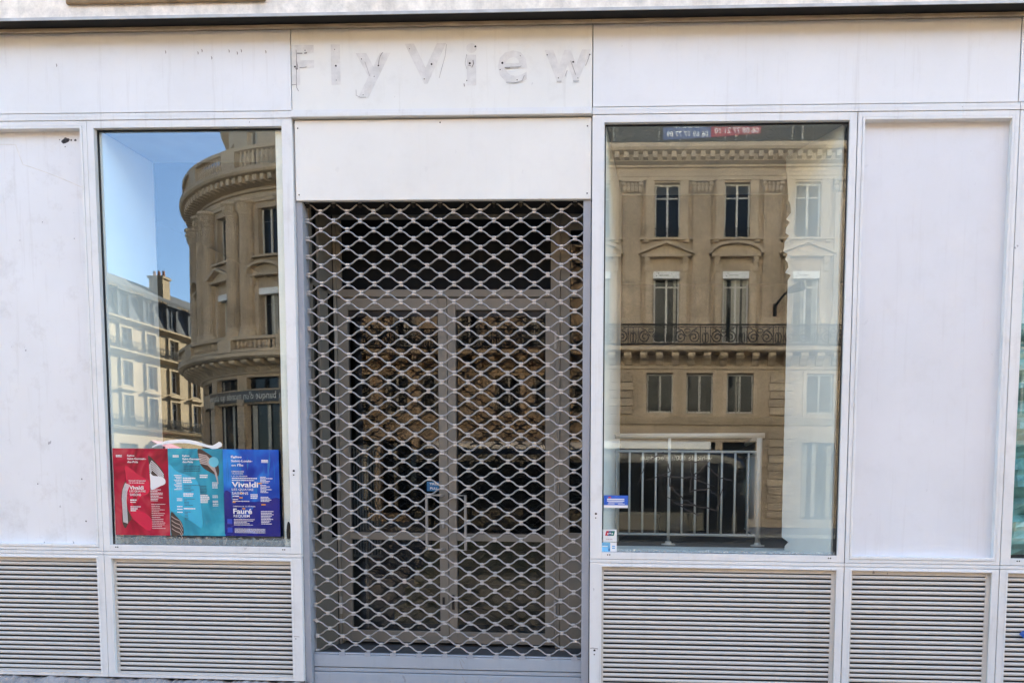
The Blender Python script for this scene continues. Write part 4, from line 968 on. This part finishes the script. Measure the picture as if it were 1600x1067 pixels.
for pr, nm in ((sh(CORN, 0), 'cornice'), (sh(ARCH, -.05), 'architrave'), (sh(FRZ, -.10), 'string_course'), (sh(LOWC, 2.36), 'string_course')): course(FD, A0, A1, NA, pr, name=nm)
course(FD, A0, A1, NA, [(-.1, 7.18), (.95, 7.20), (1.08, 7.28), (1.08, 7.44), (-.1, 7.47)], name='balcony_slab')
m = MB(); a = A0
while a < A1: m.fbox(FD, a, a+.19/DR, .16, .60, 15.02, 15.285); a += .40/DR
part('modillions', m, 'stone_lt', cb, kind='stuff')
a = A0
while a < A1:
    part('bracket', MB().sweep(FD, a, a+.32/DR, [(0, 6.72), (.25, 6.78), (.42, 6.92), (.72, 6.98), (.86, 7.06), (.86, 7.185), (0, 7.185)], 1), 'stone_lt', cb); a += .72/DR
def balustrade(o, zb, zt, nm):
    b = part(nm, MB().sweep(FD, A0, A1, [(o-.16, zt-.13), (o+.16, zt-.13), (o+.18, zt), (o-.18, zt)], NA).sweep(FD, A0, A1, [(o-.14, zb), (o+.14, zb), (o+.14, zb+.12), (o-.14, zb+.12)], NA), 'stone_lt', cb)
    m = MB(); a = A0+.1/DR; i = 0
    while a < A1:
        dd = (math.degrees(a)+24+170) % 17
        if dd < 2.6 or dd > 14.4: pass
        else:
            p = FD(a, o, 0); h = zt-zb
            m.lathe((p.x, p.y, zb), [(.06, .12), (.06, .16), (.04, .18), (.085, .12+h*.28), (.04, .12+h*.55), (.055, h-.16), (.06, h-.13)], 6)
        a += .235/DR
    part('balusters', m, 'stone_lt', b, kind='stuff')
    for k in range(-1, 6):
        a = R(-24-17*k)
        if A0 < a < A1: part('pier', MB().fbox(FD, a-.42/DR, a+.42/DR, o-.17, o+.17, zb+.01, zt+.03), 'stone_lt', b)
balustrade(.90, 7.47, 8.15, 'balcony_balustrade')
balustrade(.48, 15.56, 16.50, 'roof_balustrade')
AT = lambda s, o, z: FD(s, o-1.5, z)
atops = [(a-hw, a+hw, 16.3, 18.6) for a in wins]
part('turret_attic', wall(AT, A0, A1, 15.5, 19.6, atops, .3, smax=R(2)), 'stone_lt', cb)
for q in atops: window(AT, *q, cb, depth=.25, ft=.006)
course(AT, A0, A1, NA, [(-.1, 19.5), (.3, 19.6), (.4, 19.85), (-.1, 19.9)])
m = MB().lathe((DC[0], DC[1], 0), [(DR-1.7, 19.85), (DR-2.2, 21.5), (DR-3.6, 23.2), (DR-6, 24.6), (1, 25.6), (.1, 26.2)], 40); part('dome_roof', m, 'slate', cb, smooth=True)
for k in range(-1, 6):
    a = R(-24-17*k)
    if A0 < a < A1: part('scroll_dormer', MB().fbox(AT, a-.5/DR, a+.5/DR, .0, .35, 15.9, 16.9).fbox(AT, a-.35/DR, a+.35/DR, .02, .45, 16.9, 17.3), 'stone_lt', cb)
for a, b, c, d in eops: window(FD, a, b, c, d, cb, depth=.25, transom=0, fr='iron', mull=(d > 6), ft=.008, curt=.4)
for k in range(-1, 6):                       # rusticated turret piers
    a = R(-11.35-14.3*k)
    if not (A0 < a < A1): continue
    for q in range(16):
        z = .1+.34*q
        part('stone_block', MB().fbox(FD, a-R(1.35), a+R(1.35), -.02, .12+random.uniform(-.01, .01), z, z+.32), 'stone' if random.random() < .6 else 'stone_lt', cb, bevel=.02)
sg = part('sign_band', MB().fbox(FD, R(-42), R(-10), .02, .10, 5.38, 5.90, 24), plain('dark_sign_band', (.03, .026, .022), rough=.4), cb)
for body, a_s in (("La banque d'un monde qui change", R(-10.8)),):
    mb = text_mb(body, .46, lambda s, o, z: FD(a_s-s/DR, .105+o, z), 0, 5.52, 0, 1, .004, squeeze=.92)
    part('lettering', mb, plain('sign_letter', (.55, .52, .47), rough=.5), sg)
wl = thing('wall_lamp', 'dark bracket lamp on the shaded building, mirrored in the wide window', 'lamp', (3.55, YF, 9.0))
part('bracket', MB().fbox(FM, 3.47, 3.62, .16, .30, 8.80, 9.30).tube([FM(3.55, .25, 9.2), FM(3.85, .7, 9.55), FM(4.1, 1.0, 9.68)], .05, 6), 'iron', wl)
part('lamp_head', MB().tube([FM(4.0, .9, 9.66), FM(4.5, 1.4, 9.74)], [.12, .20], 8), 'iron', wl)
for a, b, z0l, z0r, z1, col, l1, l2, nm in ((-1.18, .75, 15.72, 15.80, 16.46, (.06, .11, .26), 'FLABEAU', '06 69 17 77 89', 'blue'), (.765, 2.78, 15.82, 15.94, 16.50, (.42, .03, .055), 'S.Prefile', '06 08 77 21 10', 'red')):
    # text runs towards -x because the wall faces the shop
    bn = tag(part('banner', MB().prism(FM, [(a, z0l), (b, z0r), (b, z1), (a, z1)], .66, .672), plain('banner_'+nm, col, rough=.6)), nm+' phone-number banner on the iron terrace railing, mirrored', 'banner')
    zz0 = (z0l+z0r)/2
    part('lettering', fit_text(l2, FM, a+.14, b-.10, zz0+.08, zz0+.30, .675, .01, -1), 'white', bn)
    part('lettering', fit_text(l1, FM, a+.45, b-.35, zz0+.42, zz0+.62, .675, .02, -1), 'white', bn)

# the next house along the street, beyond the right end of the corner building
nb = thing('neighbour_building', 'plain stone apartment house next to the shaded corner building', 'building', (40, YF, 0))
ops = []
for k in range(14):
    c = 20.6+2.9*k
    for z0, z1 in ((.4, 3.7), (4.8, 6.6), (7.8, 10.5), (12.0, 14.3)): ops.append((c-.55, c+.55, z0, z1))
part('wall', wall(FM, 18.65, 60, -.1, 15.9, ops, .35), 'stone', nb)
for a, b, c, d in ops: window(FM, a, b, c, d, nb, depth=.28)
for pr, nm in ((CORN, 'cornice'), (SLAB, 'balcony_slab'), (LOWC, 'string_course')): part(nm, MB().sweep(FM, 18.65, 60, pr, 1), 'stone_lt', nb)
part('roof', MB().sweep(FM, 18.65, 60, [(-.05, 15.9), (-1.55, 18.75), (-3.6, 21.2), (-9.5, 22.0), (-12.5, 18.6), (-12.5, 0)], 1), 'slate', nb)

# ------------------------------------------------------------------ sunlit terrace far down the side street
XFB = -43.6
FF = lambda s, o, z: Vector((XFB+o, s, z))
fb = thing('terrace_building', 'sunlit cream apartment house with dormers, mirrored in the poster window', 'building', (XFB, -60, 0))
fbays = [-47.2-2.78*k for k in range(-5, 11)]
ops = []
for c in fbays: ops += [(c-.52, c+.52, 11.95, 13.5), (c-.52, c+.52, 9.15, 10.95), (c-.52, c+.52, 6.05, 8.35), (c-1.0, c+1.0, .4, 4.6)]
Y0, Y1 = -77.5, -30.5
part('wall', wall(FF, Y0, Y1, -.1, 14.1, ops, .3), 'stone_far', fb)
for c in fbays:
    window(FF, c-.52, c+.52, 11.95, 13.5, fb, depth=.22, rail=True); window(FF, c-.52, c+.52, 9.15, 10.95, fb, depth=.22); window(FF, c-.52, c+.52, 6.05, 8.35, fb, depth=.22, rail=True)
    window(FF, c-1.0, c+1.0, .4, 4.6, fb, depth=.2, fr='iron')
    m = MB()
    for z0, z1 in ((9.05, 11.1), (5.95, 8.5), (11.9, 13.65)): m.fbox(FF, c-.74, c-.54, 0, .12, z0, z1).fbox(FF, c+.54, c+.74, 0, .12, z0, z1).fbox(FF, c-.54, c+.54, 0, .12, z1-.14, z1)
    part('surround', m, 'stone_far', fb)
    part('pediment', MB().fbox(FF, c-.95, c+.95, 0, .32, 8.72, 8.84).prism(FF, [(c-.9, 8.84), (c+.9, 8.84), (c, 9.08)], 0, .25), 'stone_far', fb)
    d = part('dormer', MB().fbox(FF, c-.72, c-.48, -1.6, .02, 14.35, 16.25).fbox(FF, c+.48, c+.72, -1.6, .02, 14.35, 16.25).fbox(FF, c-.48, c+.48, -1.6, .0, 16.05, 16.25), 'slate', fb)
    part('dormer_roof', MB().fbox(FF, c-.92, c+.92, -1.7, .22, 16.26, 16.36).prism(FF, [(c-.8, 16.36), (c+.8, 16.36), (c, 16.6)], -1.7, .1), 'slate', d)
    window(FF, c-.48, c+.48, 14.38, 16.05, fb, depth=.12, fr='slate', ft=.05)
for pr, nm in (([(-.05, 5.6), (.35, 5.7), (.45, 5.85), (-.05, 5.95)], 'string_course'), ([(-.05, 11.35), (.2, 11.45), (.5, 11.62), (.5, 11.75), (-.05, 11.82)], 'cornice'), ([(-.05, 13.8), (.2, 13.9), (.45, 14.05), (.45, 14.18), (-.05, 14.25)], 'cornice')):
    part(nm, MB().sweep(FF, Y0, Y1, pr, 1), 'stone_far', fb)
part('mansard', MB().sweep(FF, Y0, Y1, [(-.05, 14.2), (-.55, 16.62), (-.3, 16.66), (-.3, 16.85), (-.6, 16.9), (-3.2, 18.4), (-9, 18.2), (-9, 14)], 1), 'slate', fb)
m = MB(); s = Y0
while s < Y1: m.fbox(FF, s, s+.12, -.5, -.22, 16.50, 16.62); s += .3
part('dentils', m, 'stone_far', fb, kind='stuff')
part('balcony_rail', ironwork(FF, Y0+.3, Y1-.3, 5.95, 6.75, .38, mot=2.0), 'iron', fb)
part('balcony_rail', ironwork(FF, Y0+.3, Y1-.3, 11.8, 12.5, .42, mot=2.0), 'iron', fb)
for c in (-59.6, -46.0, -69.0, -36.0):
    ch = part('chimney', MB().fbox(FF, c-.45, c+.45, -2.5, -1.3, 16.6, 18.95).fbox(FF, c-.56, c+.56, -2.6, -1.2, 18.95, 19.15), 'stone_far', fb)
    m = MB()
    for k in range(3): m.lathe(tuple(FF(c, -2.3+.4*k, 19.15)), [(.13, 0), (.10, .5)], 8)
    part('chimney_pot', m, plain('terracotta', (.35, .14, .08), rough=.8), ch)
part('end_wall', MB().fbox(FF, Y1-.2, Y1, -9, -.3, -.1, 16.6).fbox(FF, Y0, Y0+.2, -9, -.3, -.1, 16.6), 'stone_far', fb)
part('awning', MB().sweep(FF, -57.2, -55.2, [(.0, 4.9), (.0, 5.0), (1.2, 4.5), (1.2, 4.2)], 1), plain('rose_awning', (.45, .22, .30), rough=.8), fb)

# ------------------------------------------------------------------ dark city bus standing across the road (seen in the glass)
bus = thing('city_bus', 'dark electric city bus with pale roof, mirrored in the glass', 'bus', (-3.8, -20.2, -.12))
BX0, BX1, BY1, BY0 = -9.4, 1.95, -18.94, -21.45
M['bus'] = plain('bus_lacquer', (.010, .011, .013), rough=.16, spec=.6)
M['bus_glass'] = plain('bus_window', (.006, .007, .008), rough=.05, spec=.6)
def bus_section(x, sx, zt):
    hy = (BY1-BY0)/2*sx; cy = (BY1+BY0)/2; r = .28; z0 = .22
    pts = []
    for cyy, cz, a0 in ((hy-r*.35, z0+.08, -90), (hy-r, zt-r, 0), (-(hy-r), zt-r, 90), (-(hy-r*.35), z0+.08, 180)):
        rad = r if cz > 1 else .09
        for k in range(5):
            t = R(a0+90*k/4)
            pts.append((x, cy+cyy+rad*math.cos(t) if cz > 1 else cy+cyy+rad*math.cos(t), cz+rad*math.sin(t)))
    return pts
secs = []
for x, sx, zt in ((BX0, .90, 2.70), (BX0+.12, .985, 2.84), (BX0+.4, 1, 2.90), (-3, 1, 2.93), (.6, 1, 2.93), (1.15, 1, 2.90), (1.55, .985, 2.80), (1.80, .95, 2.62), (1.93, .88, 2.40), (1.97, .78, 2.1)): secs.append(bus_section(x, sx, zt-.05))
m = MB(); k = len(secs[0])
for s_ in secs: m.v += s_
for i in range(len(secs)-1):
    for j in range(k): m.f.append((i*k+j, i*k+(j+1) % k, (i+1)*k+(j+1) % k, (i+1)*k+j))
m.f.append(tuple(range(k))); m.f.append(tuple(range((len(secs)-1)*k, len(secs)*k)))
part('body', m, 'bus', bus, smooth=True)
part('roof_pod', MB().sweep(lambda s, o, z: Vector((s, -20.195+o, z)), -8.9, .75, [(-1.02, 2.86), (-.98, 3.05), (-.85, 3.12), (.85, 3.12), (.98, 3.05), (1.06, 2.86)], 1), plain('bus_roof_white', (.70, .68, .64), rough=.4), bus, bevel=.03)
for x0, x1 in ((-9.0, -7.3), (-7.2, -5.6), (-4.1, -2.5), (-2.4, -.9)):
    part('side_window', MB().box(x0, x1, BY1+.002, BY1+.012, 1.0, 2.42), 'bus_glass', bus, bevel=.004)
for x0, x1 in ((-5.5, -4.2), (.55, 1.45)):
    d = part('door', MB().box(x0, x1, BY1+.002, BY1+.016, .28, 2.42), 'bus_glass', bus, bevel=.004)
    part('door_edge', MB().box((x0+x1)/2-.02, (x0+x1)/2+.02, BY1+.016, BY1+.022, .3, 2.40), plain('rubber_grey', (.05, .05, .05)), d)
for x in (-.25, -6.45):
    for yy, sgn in ((BY1-.01, 1), (BY0+.01, -1)):
        wh = part('wheel', MB().lathe((x, yy, .36), [(.46, -.26 if sgn > 0 else 0), (.48, -.2 if sgn > 0 else .05), (.48, -.03 if sgn > 0 else .22), (.45, .012 if sgn > 0 else .26)], 24, 'y'), plain('tyre_rubber', (.02, .02, .02), rough=.8), bus)
        part('rim', MB().lathe((x, yy, .36), [(.29, .004*sgn), (.27, .018*sgn), (.12, .03*sgn), (.10, .05*sgn)], 16, 'y'), plain('wheel_rim', (.06, .06, .062), rough=.5, metal=.2), wh)
part('skirt', MB().box(BX0+.2, 1.6, BY1-.004, BY1+.006, .26, .84), plain('bus_skirt', (.12, .11, .09), rough=.2), bus)
part('headlight', MB().box(1.88, 1.985, -19.5, -19.22, .75, .98), plain('headlamp_glass', (.7, .72, .72), rough=.1), bus, bevel=.02)
part('headlight', MB().box(1.88, 1.985, -21.17, -20.89, .75, .98), plain('headlamp_glass', (.7, .72, .72), rough=.1), bus, bevel=.02)
BFc = lambda s, o, z: Vector((s, BY1+.006+o, z))
part('lettering', fit_text('véhicule 100% électrique', BFc, -1.50, .78, 2.45, 2.66, .0, .01, -1), plain('bus_letter', (.85, .83, .78), rough=.5), bus)
part('mirror', MB().box(1.7, 1.95, BY1+.05, BY1+.25, 1.9, 2.3), 'bus', bus, bevel=.03)
